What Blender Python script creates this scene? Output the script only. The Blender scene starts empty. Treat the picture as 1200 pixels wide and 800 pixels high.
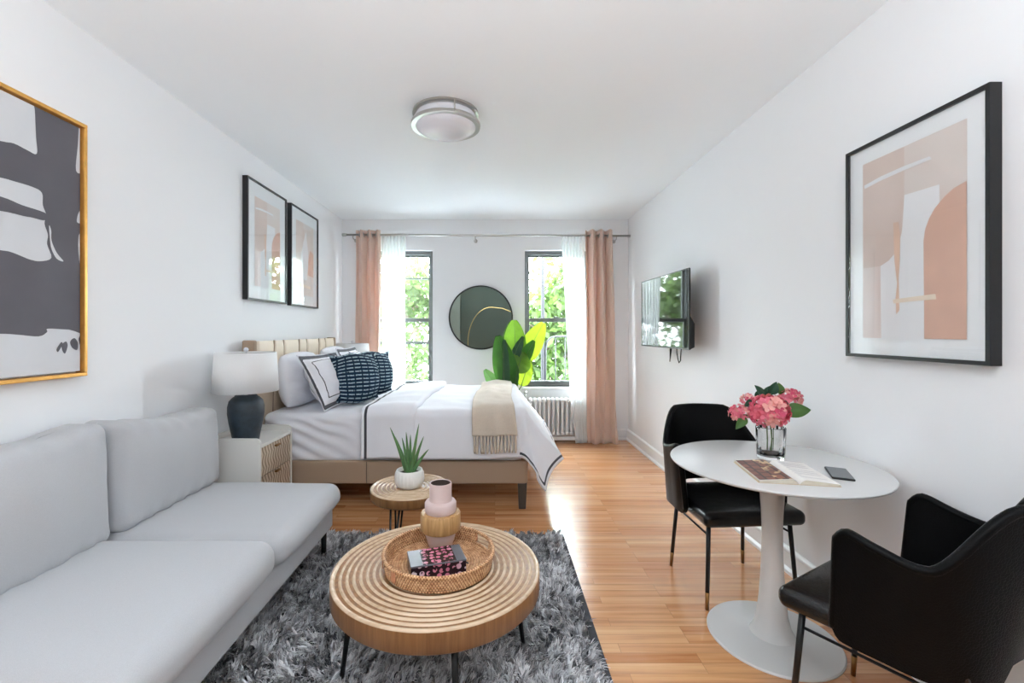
import bpy, bmesh, math, random
import numpy as np
from mathutils import Vector, Matrix, Euler, noise
random.seed(7); RNG = np.random.default_rng(7)
S = bpy.context.scene
C = S.collection
PI = math.pi
F = 533.33; HC = 1.329
XL, XR, YB, YR, ZC = -1.873, 1.633, 5.58, -2.3, 2.70
def P(px, py, Y):
    return Vector(((px-580)*Y/F, Y, HC-(py-388)*Y/F))
def onx(px, py, X):                      # point of a plane X = const seen at a pixel
    Y = X*F/(px-580)
    return Vector((X, Y, HC-(py-388)*Y/F))
def lin(c):
    r = []
    for v in c[:3]:
        v = v/255.0
        r.append(v/12.92 if v <= .04045 else ((v+.055)/1.055)**2.4)
    return (r[0], r[1], r[2], 1.0)
def ss(a, b, x):
    t = min(1, max(0, (x-a)/(b-a))); return t*t*(3-2*t)
def lerp(a, b, t): return a+(b-a)*t

# ------------------------------------------------------------------ materials
class N:
    def __init__(self, name):
        self.m = bpy.data.materials.new(name); self.m.use_nodes = True
        self.t = self.m.node_tree; self.t.nodes.clear()
        self.out = self.n('ShaderNodeOutputMaterial')
    def n(self, typ, **kw):
        nd = self.t.nodes.new(typ)
        for k, v in kw.items(): setattr(nd, k, v)
        return nd
    def l(self, a, b): self.t.links.new(a, b)
    def val(self, sock, v):
        if hasattr(v, 'is_output') or hasattr(v, 'links'): self.l(v, sock)
        else: sock.default_value = v
    def math(self, op, a, b=0.0, c=None):
        nd = self.n('ShaderNodeMath', operation=op)
        self.val(nd.inputs[0], a); self.val(nd.inputs[1], b)
        if c is not None: self.val(nd.inputs[2], c)
        return nd.outputs[0]
    def mix(self, f, a, b, blend='MIX'):
        nd = self.n('ShaderNodeMix', data_type='RGBA', blend_type=blend)
        self.val(nd.inputs[0], f); self.val(nd.inputs[6], a); self.val(nd.inputs[7], b)
        return nd.outputs[2]
    def ramp(self, f, stops, interp='LINEAR'):
        nd = self.n('ShaderNodeValToRGB'); nd.color_ramp.interpolation = interp
        e = nd.color_ramp.elements
        while len(e) < len(stops): e.new(0.5)
        for i, (p, c) in enumerate(stops): e[i].position = p; e[i].color = c
        self.l(f, nd.inputs[0]); return nd.outputs[0]
    def co(self, kind='Object', scale=(1,1,1), rot=(0,0,0)):
        tc = self.n('ShaderNodeTexCoord'); mp = self.n('ShaderNodeMapping')
        mp.inputs['Scale'].default_value = scale; mp.inputs['Rotation'].default_value = rot
        self.l(tc.outputs[kind], mp.inputs[0]); return mp.outputs[0]
    def noise(self, vec, scale, detail=3, rough=.5):
        nd = self.n('ShaderNodeTexNoise'); self.l(vec, nd.inputs['Vector'])
        nd.inputs['Scale'].default_value = scale; nd.inputs['Detail'].default_value = detail
        nd.inputs['Roughness'].default_value = rough; return nd.outputs[0]
    def bump(self, h, strength, dist=.01):
        nd = self.n('ShaderNodeBump'); nd.inputs['Strength'].default_value = strength
        nd.inputs['Distance'].default_value = dist; self.l(h, nd.inputs['Height']); return nd.outputs[0]
    def bsdf(self, col, rough=.5, metal=0.0, spec=.5, normal=None, **kw):
        b = self.n('ShaderNodeBsdfPrincipled')
        self.val(b.inputs['Base Color'], col); self.val(b.inputs['Roughness'], rough)
        b.inputs['Metallic'].default_value = metal; b.inputs['Specular IOR Level'].default_value = spec
        if normal is not None: self.l(normal, b.inputs['Normal'])
        for k, v in kw.items(): self.val(b.inputs[k.replace('_', ' ')], v)
        self.l(b.outputs[0], self.out.inputs[0]); return b
    def attr(self, name):
        nd = self.n('ShaderNodeAttribute'); nd.attribute_name = name; return nd
def mk(name, c, rough=.5, metal=0.0, spec=.5, var=None, bump=None, stretch=(1,1,1), **kw):
    """plain procedural material: colour with noise variation and noise bump"""
    m = N(name); col = lin(c); nrm = None
    if var or bump: v = m.co('Object', stretch)
    if var:
        f = m.noise(v, var[0], 4)
        d = tuple(max(0, x*(1-var[1])) for x in col[:3])+(1,); u = tuple(min(1, x*(1+var[1])) for x in col[:3])+(1,)
        col = m.ramp(f, [(.3, d), (.7, u)])
    if bump: nrm = m.bump(m.noise(v, bump[0], 3), bump[1], .004)
    m.bsdf(col, rough, metal, spec, nrm, **kw)
    return m.m
def mk_fabric(name, c, scale=900, amount=.12, bump=.25, rough=.9, sheen=.2):
    m = N(name); v = m.co('Object')
    f = m.noise(v, scale, 2); g = m.noise(v, 6, 3)
    col = lin(c)
    a = m.ramp(f, [(.3, tuple(x*(1-amount) for x in col[:3])+(1,)), (.7, tuple(min(1, x*(1+amount)) for x in col[:3])+(1,))])
    h = m.math('ADD', m.math('MULTIPLY', f, .3), g)
    m.bsdf(a, rough, 0, .2, m.bump(h, bump, .006), Sheen_Weight=sheen)
    return m.m

mt = {}
def wallpaint(name, c):
    m = N(name); v = m.co('Object')
    h = m.math('ADD', m.noise(v, 9, 3), m.math('MULTIPLY', m.noise(v, 120, 2), .12))
    m.bsdf(lin(c), .62, 0, .3, m.bump(h, .12, .01)); return m.m
mt['wall'] = wallpaint('white_wall_paint', (238, 239, 241))
mt['ceil'] = wallpaint('ceiling_paint', (245, 249, 252))
mt['rear'] = wallpaint('grey_green_paint', (112, 122, 116))
mt['trim'] = mk('white_trim_gloss', (238, 239, 240), .35, bump=(30, .05))
def floor_mat():
    m = N('oak_strip_floor'); v = m.co('Object')
    br = m.n('ShaderNodeTexBrick'); m.l(v, br.inputs['Vector'])
    br.offset = .37; br.offset_frequency = 3; br.squash = 1
    for k, x in (('Scale', 1.0), ('Mortar Size', .0009), ('Mortar Smooth', .3), ('Bias', 0.0), ('Brick Width', .83), ('Row Height', .057)):
        br.inputs[k].default_value = x
    br.inputs['Color1'].default_value = (0,0,0,1); br.inputs['Color2'].default_value = (1,1,1,1); br.inputs['Mortar'].default_value = (.5,.5,.5,1)
    tone = m.n('ShaderNodeSeparateColor'); m.l(br.outputs['Color'], tone.inputs[0])
    base = m.ramp(tone.outputs[0], [(0, lin((178, 112, 68))), (.25, lin((206, 148, 98))), (.5, lin((218, 164, 114))), (.75, lin((232, 186, 140))), (1, lin((196, 128, 84)))])
    # grain runs along the boards, shifted per board
    sh = m.n('ShaderNodeCombineXYZ'); m.l(m.math('MULTIPLY', tone.outputs[0], 37.0), sh.inputs[2])
    ad = m.n('ShaderNodeVectorMath', operation='ADD'); m.l(m.co('Object', (1.3, 30, 1)), ad.inputs[0]); m.l(sh.outputs[0], ad.inputs[1])
    g = m.noise(ad.outputs[0], 1.0, 5, .6)
    base = m.mix(.46, base, m.ramp(g, [(.32, lin((142, 82, 48))), (.5, lin((212, 152, 102))), (.72, lin((240, 196, 150)))]))
    big = m.noise(m.co('Object', (.5, 3, 1)), 1.0, 2)
    base = m.mix(m.math('MULTIPLY', m.math('SUBTRACT', big, .45), .9), base, lin((186, 112, 70)))
    base = m.mix(m.math('MULTIPLY', br.outputs['Fac'], .5), base, lin((70, 38, 22)))
    h = m.math('SUBTRACT', m.math('MULTIPLY', g, .15), br.outputs['Fac'])
    m.bsdf(base, m.math('ADD', .13, m.math('MULTIPLY', g, .10)), 0, .7, m.bump(h, .09, .002), Coat_Weight=.35, Coat_Roughness=.12)
    return m.m
mt['floor'] = floor_mat()
mt['window'] = mk('dark_grey_window_metal', (100, 104, 102), .45, 0, .5, bump=(60, .05))
def glass_mat():
    m = N('window_glass')
    tr = m.n('ShaderNodeBsdfTransparent'); tr.inputs[0].default_value = (.995, .998, .997, 1)
    gl = m.n('ShaderNodeBsdfGlossy'); gl.inputs['Roughness'].default_value = .01
    fr = m.n('ShaderNodeLayerWeight'); fr.inputs[0].default_value = .5
    fc = m.math('ADD', .025, m.math('MULTIPLY', m.math('POWER', fr.outputs['Facing'], 5.0), .9))
    mx = m.n('ShaderNodeMixShader'); m.l(fc, mx.inputs[0]); m.l(tr.outputs[0], mx.inputs[1]); m.l(gl.outputs[0], mx.inputs[2])
    m.l(mx.outputs[0], m.out.inputs[0]); return m.m
mt['glass'] = glass_mat()
def sheer_mat():
    m = N('sheer_voile'); v = m.co('Object')
    tl = m.n('ShaderNodeBsdfTranslucent'); tl.inputs[0].default_value = (.96, .97, .97, 1)
    df = m.n('ShaderNodeBsdfDiffuse'); df.inputs[0].default_value = (.94, .95, .95, 1)
    tr = m.n('ShaderNodeBsdfTransparent')
    a = m.n('ShaderNodeMixShader'); a.inputs[0].default_value = .38; m.l(tl.outputs[0], a.inputs[1]); m.l(df.outputs[0], a.inputs[2])
    b = m.n('ShaderNodeMixShader')
    m.l(m.math('ADD', .34, m.math('MULTIPLY', m.noise(v, 300, 2), .12)), b.inputs[0])
    m.l(a.outputs[0], b.inputs[1]); m.l(tr.outputs[0], b.inputs[2]); m.l(b.outputs[0], m.out.inputs[0]); return m.m
mt['sheer'] = sheer_mat()
def thin_leaf(name, c, t=.45, rough=.35, ct=None):
    m = N(name); v = m.co('Object'); col = lin(c)
    f = m.noise(v, 9, 3)
    a = m.ramp(f, [(.3, tuple(x*.78 for x in col[:3])+(1,)), (.7, tuple(min(1, x*1.2) for x in col[:3])+(1,))])
    b = m.bsdf(a, rough, 0, .4)
    tl = m.n('ShaderNodeBsdfTranslucent')
    tl.inputs[0].default_value = lin(ct or tuple(min(255, x*1.25) for x in c))
    mx = m.n('ShaderNodeMixShader'); mx.inputs[0].default_value = t
    m.l(b.outputs[0], mx.inputs[1]); m.l(tl.outputs[0], mx.inputs[2]); m.l(mx.outputs[0], m.out.inputs[0]); return m.m
def drape_mat():
    m = N('blush_drape_cloth'); v = m.co('Object'); col = lin((230, 206, 192))
    f = m.noise(v, 500, 2)
    a = m.ramp(f, [(.3, tuple(x*.9 for x in col[:3])+(1,)), (.7, tuple(x*1.1 for x in col[:3])+(1,))])
    b = m.bsdf(a, .8, 0, .2, m.bump(f, .15, .003), Sheen_Weight=.15)
    tl = m.n('ShaderNodeBsdfTranslucent'); tl.inputs[0].default_value = lin((226, 190, 168))
    mx = m.n('ShaderNodeMixShader'); mx.inputs[0].default_value = .16
    m.l(b.outputs[0], mx.inputs[1]); m.l(tl.outputs[0], mx.inputs[2]); m.l(mx.outputs[0], m.out.inputs[0]); return m.m
mt['drape'] = drape_mat()
mt['dark_inside'] = mk('dark_brown_inside', (66, 54, 46), .6, var=(20, .1))  # dark brown colour for the inside of the tiered vase
mt['nickel'] = mk('brushed_nickel', (196, 194, 190), .28, 1, bump=(80, .05), stretch=(1,1,30))
mt['black_metal'] = mk('black_metal', (24, 24, 25), .4, .3, bump=(90, .05))
mt['brass'] = mk('brass', (150, 112, 70), .4, 1, bump=(90, .03))
mt['pale_gold'] = mk('pale_gold_metal', (236, 204, 140), .4, .6, var=(20, .04))
mt['gold_wood'] = mk('gold_leaf_frame', (226, 170, 88), .35, .55, var=(40, .08))
mt['black_frame'] = mk('black_frame_paint', (22, 23, 26), .38, bump=(60, .04))
mt['mat_board'] = mk('white_mat_board', (236, 238, 241), .25, 0, .5)
mt['sofa'] = mk_fabric('light_grey_sofa_fabric', (183, 184, 187), 700, .09, .10)
mt['linen'] = mk_fabric('white_bed_linen', (232, 232, 238), 500, .03, .25, .85)
mt['taupe'] = mk_fabric('taupe_bed_fabric', (166, 143, 122), 800, .09, .1)
mt['cream'] = mk('cream_leatherette', (224, 208, 186), .5, bump=(200, .12))
mt['charcoal_leg'] = mk('dark_wood_leg', (66, 58, 52), .5, var=(20, .2), stretch=(1,1,.1))
mt['white_lacquer'] = mk('off_white_lacquer', (222, 219, 214), .35, bump=(40, .03))
mt['table_white'] = mk('white_gloss_lacquer', (208, 208, 207), .25, bump=(20, .02))
mt['urn'] = mk('dark_slate_glaze', (44, 56, 66), .5, var=(25, .25), bump=(45, .3))
mt['shade'] = mk('white_linen_shade', (236, 236, 236), .85, var=(300, .03), bump=(500, .1), Transmission_Weight=.0)
mt['opal'] = mk('opal_glass', (226, 226, 232), .22, 0, .5, var=(6, .01))
mt['screen'] = mk('black_glossy_screen', (4, 4, 5), .04, 0, .95, var=(10, .05))
mt['tv_black'] = mk('black_plastic', (18, 18, 19), .45, bump=(120, .04))
mt['rubber'] = mk('black_cable', (14, 14, 15), .55, bump=(80, .05))
mt['rad'] = mk('white_radiator_paint', (226, 226, 226), .4, bump=(60, .1))
mt['pink'] = mk('matte_pink_ceramic', (206, 184, 180), .6, bump=(120, .06))
mt['pot'] = mk('white_ceramic', (232, 230, 226), .4, bump=(60, .04))
mt['soil'] = mk('dark_soil', (60, 46, 38), .95, var=(80, .4), bump=(120, .8))
mt['aloe'] = mk('aloe_green', (92, 132, 82), .4, var=(14, .25), bump=(80, .1), stretch=(1,1,.3))
def wood(name, c1, c2, sc=(30, 30, 3), rough=.4):
    m = N(name); v = m.co('Object', sc)
    f = m.noise(v, 1, 5, .6)
    m.bsdf(m.ramp(f, [(.3, lin(c1)), (.7, lin(c2))]), rough, 0, .5, m.bump(f, .12, .003)); return m.m
mt['oak_top'] = wood('oiled_oak_top', (190, 162, 132), (220, 196, 168), (6, 40, 4), .25)
mt['oak_rim'] = wood('oiled_oak_rim', (118, 80, 46), (156, 112, 70), (50, 50, 3), .38)
mt['mango'] = wood('mango_wood_band', (150, 108, 64), (206, 166, 112), (90, 90, 6), .45)
def rattan():
    m = N('woven_rattan'); v = m.co('Object'); sp = m.n('ShaderNodeSeparateXYZ'); m.l(v, sp.inputs[0])
    a = m.math('ARCTAN2', sp.outputs[1], sp.outputs[0])
    st = m.math('SINE', m.math('ADD', m.math('MULTIPLY', a, 120.0), m.math('MULTIPLY', m.math('FLOOR', m.math('MULTIPLY', sp.outputs[2], 114.0)), 3.14)))
    f = m.noise(v, 60, 3)
    col = m.ramp(m.math('ADD', m.math('MULTIPLY', st, .22), f), [(.25, lin((150, 98, 60))), (.5, lin((200, 148, 104))), (.75, lin((232, 192, 150)))])
    m.bsdf(col, .5, 0, .45, m.bump(st, .5, .002)); return m.m
mt['rattan'] = rattan()
mt['leather_tab'] = mk('tan_leather_tab', (198, 138, 104), .55, var=(60, .1), bump=(200, .1))
mt['throw'] = mk_fabric('beige_throw_knit', (206, 192, 176), 260, .12, .5)
def leather(name='black_croc_leather', ro=.34, sp=.1):
    m = N(name); v = m.co('Object')
    vo = m.n('ShaderNodeTexVoronoi', feature='DISTANCE_TO_EDGE'); m.l(v, vo.inputs['Vector']); vo.inputs['Scale'].default_value = 130
    h = m.math('ADD', m.math('MINIMUM', m.math('MULTIPLY', vo.outputs['Distance'], 4), .35), m.math('MULTIPLY', m.noise(v, 14, 3), .5))
    m.bsdf(lin((8, 8, 9)), ro, 0, sp, m.bump(h, .35, .003)); return m.m
mt['leather'] = leather(); mt['seat_leather'] = leather('glossy_croc_leather', .2, .5)
def clear_glass():
    m = N('clear_cut_glass'); m.bsdf((1, 1, 1, 1), .0, 0, .5, None, Transmission_Weight=1.0, IOR=1.45); return m.m
mt['crystal'] = clear_glass()
mt['mirror'] = mk('mirror_silver', (160, 168, 162), .01, 1)
mt['page'] = mk('book_page', (232, 230, 226), .7, var=(30, .02))
mt['page_edge'] = mk('book_page_edges', (206, 197, 180), .8, var=(400, .15), stretch=(.1, .1, 4))
mt['bark'] = mk('tree_bark', (104, 92, 82), .9, var=(12, .3), bump=(30, .6))
mt['iron'] = mk('grey_fire_escape_paint', (30, 30, 33), .6, var=(20, .1))
mt['ground'] = mk('pale_paving', (186, 192, 198), .95, var=(3, .2))

# ------------------------------------------------------------------ mesh helpers
class MB:
    def __init__(s): s.v = []; s.f = []; s.m = []; s.sm = []; s.st = None
    def add(s, verts, faces, mi=0, smooth=True, M=None):
        o = len(s.v)
        s.v += [tuple(M @ Vector(p)) if M is not None else tuple(p) for p in verts]
        for q in faces: s.f.append(tuple(i+o for i in q)); s.m.append(mi); s.sm.append(smooth)
        return s
    def box(s, a, b, mi=0, M=None):
        x0, y0, z0 = a; x1, y1, z1 = b
        v = [(x0,y0,z0),(x1,y0,z0),(x1,y1,z0),(x0,y1,z0),(x0,y0,z1),(x1,y0,z1),(x1,y1,z1),(x0,y1,z1)]
        f = [(3,2,1,0),(4,5,6,7),(0,1,5,4),(1,2,6,5),(2,3,7,6),(3,0,4,7)]
        return s.add(v, f, mi, False, M)
    def rbox(s, c, h, r=.01, n=3, k=3, fn=None, mi=0, M=None):
        """rounded box: centre c, half sizes h, corner radius r, n rings in the rounding, k spans between; fn(x,y,z unit) -> offset"""
        ax = []
        for i in range(3):
            hi = h[i]; ri = min(r, hi*.999)
            a = [-hi+ri*(1-math.cos(j/n*PI/2)) if False else -hi+ri*j/n for j in range(n)]
            mid = [-hi+ri+(2*hi-2*ri)*j/k for j in range(k+1)]
            ax.append(a+mid+[-x for x in reversed(a)])
        idx = {}; V = []; Fc = []
        rr = min(r, min(h)*.999)
        def vid(p):
            key = tuple(round(x, 7) for x in p)
            if key in idx: return idx[key]
            cl = [max(-(h[i]-rr), min(h[i]-rr, p[i])) for i in range(3)]
            d = Vector(p)-Vector(cl)
            q = Vector(cl)+(d.normalized()*rr if d.length > 1e-9 else d)
            if fn: q = Vector(fn(q, h))
            idx[key] = len(V); V.append(tuple(Vector(c)+q)); return idx[key]
        for a in range(3):
            b, d = (a+1) % 3, (a+2) % 3
            for sg in (-1, 1):
                for i in range(len(ax[b])-1):
                    for j in range(len(ax[d])-1):
                        q = []
                        for (ii, jj) in ((i,j),(i+1,j),(i+1,j+1),(i,j+1)):
                            p = [0,0,0]; p[a] = sg*h[a]; p[b] = ax[b][ii]; p[d] = ax[d][jj]; q.append(vid(p))
                        if len(set(q)) == 4: Fc.append(tuple(q if sg > 0 else reversed(q)))
        return s.add(V, Fc, mi, True, M)
    def lathe(s, prof, n=48, c=(0,0,0), mi=0, M=None, fr=None, smooth=True, cap=True):
        V = []; Fc = []
        for k, (r, z) in enumerate(prof):
            for i in range(n):
                a = 2*PI*i/n; q = r*(fr(a, k) if fr else 1)
                V.append((c[0]+q*math.cos(a), c[1]+q*math.sin(a), c[2]+z))
        for k in range(len(prof)-1):
            for i in range(n):
                j = (i+1) % n; Fc.append((k*n+i, k*n+j, (k+1)*n+j, (k+1)*n+i))
        if cap and prof[0][0] > 1e-6: Fc.append(tuple(reversed(range(n))))
        if cap and prof[-1][0] > 1e-6: Fc.append(tuple(range((len(prof)-1)*n, len(prof)*n)))
        return s.add(V, Fc, mi, smooth, M)
    def tube(s, pts, r, n=10, closed=False, mi=0, M=None, cap=True):
        pts = [Vector(p) for p in pts]; m = len(pts)
        rad = r if isinstance(r, (list, tuple)) else [r]*m
        V = []; Fc = []; up = None
        for i in range(m):
            if closed: t = pts[(i+1) % m]-pts[i-1]
            else: t = pts[min(i+1, m-1)]-pts[max(i-1, 0)]
            t.normalize()
            if up is None:
                up = Vector((0,0,1)) if abs(t.z) < .9 else Vector((1,0,0))
            x = t.cross(up)
            if x.length < 1e-5: x = t.cross(Vector((0,1,0)))
            x.normalize(); y = x.cross(t); up = y
            for k in range(n):
                a = 2*PI*k/n; V.append(pts[i]+x*math.cos(a)*rad[i]+y*math.sin(a)*rad[i])
        e = m if closed else m-1
        for i in range(e):
            for k in range(n):
                j = (i+1) % m; l = (k+1) % n
                Fc.append((i*n+k, j*n+k, j*n+l, i*n+l))
        if cap and not closed: Fc.append(tuple(range(n))); Fc.append(tuple(reversed(range((m-1)*n, m*n))))
        return s.add(V, Fc, mi, True, M)
    def grid(s, nu, nv, fn, mi=0, flip=False, M=None, wrap=False):
        V = [fn(i/(nu-1), j/(nv-1)) for i in range(nu) for j in range(nv)]
        Fc = []
        for i in range(nu-1):
            for j in range(nv-1):
                q = (i*nv+j, (i+1)*nv+j, (i+1)*nv+j+1, i*nv+j+1)
                Fc.append(tuple(reversed(q)) if flip else q)
        return s.add(V, Fc, mi, True, M)
    def prism(s, poly, z0, z1, mi=0, M=None, smooth=False):
        n = len(poly)
        V = [(x, y, z0) for x, y in poly]+[(x, y, z1) for x, y in poly]
        Fc = [tuple(reversed(range(n))), tuple(range(n, 2*n))]+[(i, (i+1) % n, n+(i+1) % n, n+i) for i in range(n)]
        return s.add(V, Fc, mi, smooth, M)
    def build(s, name, mats, parent=None, kind=None, label=None, auto=None, fixn=True):
        me = bpy.data.meshes.new(name); me.from_pydata(s.v, [], s.f)
        ms = mats if isinstance(mats, (list, tuple)) else [mats]
        for m in ms: me.materials.append(mt[m] if isinstance(m, str) else m)
        me.polygons.foreach_set('material_index', s.m); me.polygons.foreach_set('use_smooth', s.sm)
        if fixn:
            b = bmesh.new(); b.from_mesh(me); bmesh.ops.recalc_face_normals(b, faces=b.faces); b.to_mesh(me); b.free()
        if s.st is not None:
            a = me.attributes.new('st', 'FLOAT_VECTOR', 'POINT'); a.data.foreach_set('vector', [c for p in s.st for c in p])
        me.update()
        if auto is not None: me.set_sharp_from_angle(angle=math.radians(auto))
        o = bpy.data.objects.new(name, me); C.objects.link(o)
        if parent is not None:
            o.parent = parent; o.matrix_parent_inverse = parent.matrix_basis.inverted()
        if kind: o['kind'] = kind
        if label: o['label'] = label
        return o
def thing(name, label, cat, loc=(0,0,0), rz=0, group=None):
    o = bpy.data.objects.new(name, None); C.objects.link(o); o.empty_display_size = .05
    o.location = loc; o.rotation_euler = (0, 0, rz)
    o['label'] = label; o['category'] = cat
    if group: o['group'] = group
    return o
def tag(o, label, cat, group=None):
    o['label'] = label; o['category'] = cat
    if group: o['group'] = group
    return o
def loc_part(mb, name, mats, parent, **k):
    """part whose vertices are in the thing's own coordinates"""
    o = mb.build(name, mats, parent, **k); o.matrix_parent_inverse = Matrix.Identity(4); return o
def bev(o, w=.004, n=2, ang=40):
    b = o.modifiers.new('Bevel', 'BEVEL'); b.width = w; b.segments = n; b.limit_method = 'ANGLE'; b.angle_limit = math.radians(ang); return o
def dup(root, loc, rz=0, label=None):
    r = root.copy(); C.objects.link(r); r.location = loc; r.rotation_euler = (0,0,rz)
    if label: r['label'] = label
    def kids(o, n):
        for ch in list(o.children):
            c = ch.copy(); C.objects.link(c); c.parent = n; c.matrix_parent_inverse = ch.matrix_parent_inverse.copy(); kids(ch, c)
    kids(root, r); return r
SKY, REAR, SUN, EXPO = 54.0, 86.0, 8.0, 0.22
# ------------------------------------------------------------------ room shell
mt['pier'] = wallpaint('pale_grey_paint', (176, 182, 176))
def struct(mb, name, mats): return mb.build(name, mats, kind='structure')
WIN = [(-1.549, -.764), (.366, 1.151)]; WZ0, WZ1 = .645, 2.323
struct(MB().box((XL-.15, YR-.15, -.12), (XR+.15, YB+.3, 0)), 'floor', 'floor')
struct(MB().box((XL-.15, YR-.15, ZC), (XR+.15, YB+.3, ZC+.12)), 'ceiling', 'ceil')
struct(MB().box((XL-.15, YR-.15, 0), (XL, YB+.3, ZC)), 'wall_left', 'wall')
struct(MB().box((XR, YR-.15, 0), (XR+.15, YB+.3, ZC)), 'wall_right', 'wall')
w = MB(); xs = [XL, WIN[0][0], WIN[0][1], WIN[1][0], WIN[1][1], XR]; T = .24
for i in range(5):
    if i in (1, 3):
        w.box((xs[i], YB, 0), (xs[i+1], YB+T, WZ0)); w.box((xs[i], YB, WZ1), (xs[i+1], YB+T, ZC))
    else: w.box((xs[i], YB, 0), (xs[i+1], YB+T, ZC))
struct(w, 'wall_back', 'wall')
w = MB().box((-1.02, YR-.15, 0), (XR, YR, ZC))
# grey cupboard-door panelling of the far room end
for k in range(4): w.box((-1.0+k*.655, YR, .12), (-1.0+k*.655+.63, YR+.018, 2.62))
struct(w, 'wall_rear', 'rear')
struct(MB().box((XL, YR-.15, 0), (-1.02, YR+.16, ZC)), 'wall_rear_pier', 'pier')
def skirting(name, prof, a, b, nrm):
    """moulded baseboard: profile (out, z) swept from a to b"""
    m = MB(); V = []; n = len(prof)
    for p in (a, b):
        for o, z in prof: V.append((p[0]+nrm[0]*o, p[1]+nrm[1]*o, z))
    Fc = [(i, (i+1) % n, n+(i+1) % n, n+i) for i in range(n)]+[tuple(range(n)), tuple(reversed(range(n, 2*n)))]
    m.add(V, Fc, 0, False); struct(m, name, 'trim')
SK = [(0,0), (.03,0), (.03,.018), (.016,.03), (.016,.105), (.02,.112), (.018,.124), (.008,.134), (0,.134)]
skirting('baseboard_right', SK, (XR, YR, 0), (XR, YB, 0), (-1, 0))
skirting('baseboard_left', SK, (XL, YR+.16, 0), (XL, YB, 0), (1, 0))
skirting('baseboard_back', SK, (XL+.03, YB, 0), (XR-.03, YB, 0), (0, -1))
# windows: frame, two sashes, panes, lock, stool
for k, (x0, x1) in enumerate(WIN):
    fy = YB+.075
    m = MB(); t = .038
    m.box((x0, fy, WZ0), (x0+t, fy+.1, WZ1)); m.box((x1-t, fy, WZ0), (x1, fy+.1, WZ1))
    m.box((x0+t, fy, WZ1-.045), (x1-t, fy+.1, WZ1)); m.box((x0+t, fy, WZ0), (x1-t, fy+.1, WZ0+.022))
    wf = struct(m, 'window_%d' % (k+1), 'window'); bev(wf, .003)
    mid = 1.466
    def sash(nm, z0, z1, y, bt, tp):
        m = MB(); s = .026; a, b = x0+t, x1-t
        m.box((a, y, z0), (a+s, y+.035, z1)); m.box((b-s, y, z0), (b, y+.035, z1))
        m.box((a+s, y, z0), (b-s, y+.035, z0+bt)); m.box((a+s, y, z1-tp), (b-s, y+.035, z1))
        o = m.build(nm, 'window', wf); bev(o, .003)
        MB().box((a+s-.004, y+.014, z0+bt-.004), (b-s+.004, y+.019, z1-tp+.004)).build('pane', 'glass', o)
        return o
    sash('upper_sash', mid-.02, WZ1-.045, fy+.055, .04, .02)
    lo = sash('lower_sash', WZ0+.022, mid+.026, fy+.012, .045, .046)
    m = MB(); xc = (x0+x1)/2
    m.box((xc-.03, fy+.014, mid+.026), (xc+.03, fy+.04, mid+.036)); m.lathe([(.012,0),(.012,.012),(.004,.016)], 12, (xc, fy+.026, mid+.034))
    m.box((xc-.004, fy-.01, mid+.036), (xc+.034, fy+.024, mid+.044)); m.build('sash_lock', 'window', lo)
    m = MB().box((x0-.03, YB-.035, WZ0-.028), (x1+.03, YB+.09, WZ0)); bev(struct(m, 'trim_%d' % (k+1), 'trim'), .008)
# outer storm bars of the left window
m = MB(); x0, x1 = WIN[0]
m.box((x0, YB+.19, 1.985), (x1, YB+.215, 2.005)); m.box((x0, YB+.19, 1.165), (x1, YB+.22, 1.2)); m.build('storm_bar', 'window', bpy.data.objects['window_1'])

# ------------------------------------------------------------------ outside
struct(MB().box((-30, YB+.5, -3.7), (30, 45, -3.5)), 'exterior_ground', 'ground')
mt['tree_leaf'] = thin_leaf('summer_leaf', (54, 74, 36), .55, .6, (82, 108, 44))
mt['tree_leaf_pale'] = thin_leaf('pale_summer_leaf', (60, 76, 44), .55, .6, (88, 110, 58))
def tree(x, y, h, sx, n, lab, leaf, seed):
    r = random.Random(seed); g = np.random.default_rng(seed)
    t = thing('leafy_tree', lab, 'tree', (x, y, -3.5), 0, None)
    m = MB(); tips = []
    top = Vector((x+r.uniform(-.2,.2), y, h-1.6)); base = Vector((x, y, -3.5))
    m.tube([base, base.lerp(top, .4)+Vector((.1,0,0)), base.lerp(top, .75)+Vector((-.08,.05,0)), top], [.2,.15,.1,.04], 8)
    for k in range(16):
        a = k*2.399; z = r.uniform(-1.6, h-1.2); o = base.lerp(top, (z+3.5)/(h+1.9)); L = sx*r.uniform(.55, .95)
        e = o+Vector((math.cos(a)*L, math.sin(a)*L*.8, r.uniform(.3, 1.2))); md = o.lerp(e, .5)+Vector((0,0,.15))
        m.tube([o, md, e], [.05,.03,.01], 5); tips += [md, e, o.lerp(e, .75)]
    m.build('trunk', 'bark', t)
    cen = np.array([tuple(p) for p in tips]+[tuple(top)])
    c = cen[g.integers(0, len(cen), n)]+g.normal(0, .36*sx/1.6, (n, 3))
    d = g.normal(0, 1, (n, 3)); d /= np.linalg.norm(d, axis=1)[:, None]
    s = np.cross(d, g.normal(0, 1, (n, 3))); s /= np.linalg.norm(s, axis=1)[:, None]
    L = g.uniform(.12, .26, (n, 1))
    V = np.stack([c, c+d*L*.5+s*L*.28, c+d*L, c+d*L*.5-s*L*.28], 1).reshape(-1, 3)
    me = bpy.data.meshes.new('foliage'); me.from_pydata(V.tolist(), [], [(4*i, 4*i+1, 4*i+2, 4*i+3) for i in range(n)])
    me.materials.append(mt[leaf]); o = bpy.data.objects.new('foliage', me); C.objects.link(o); o.parent = t; o.matrix_parent_inverse = t.matrix_basis.inverted()
tree(1.35, 10.2, 2.9, 1.5, 6000, 'bright green tree outside the right window behind the iron railing', 'tree_leaf', 3)
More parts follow.
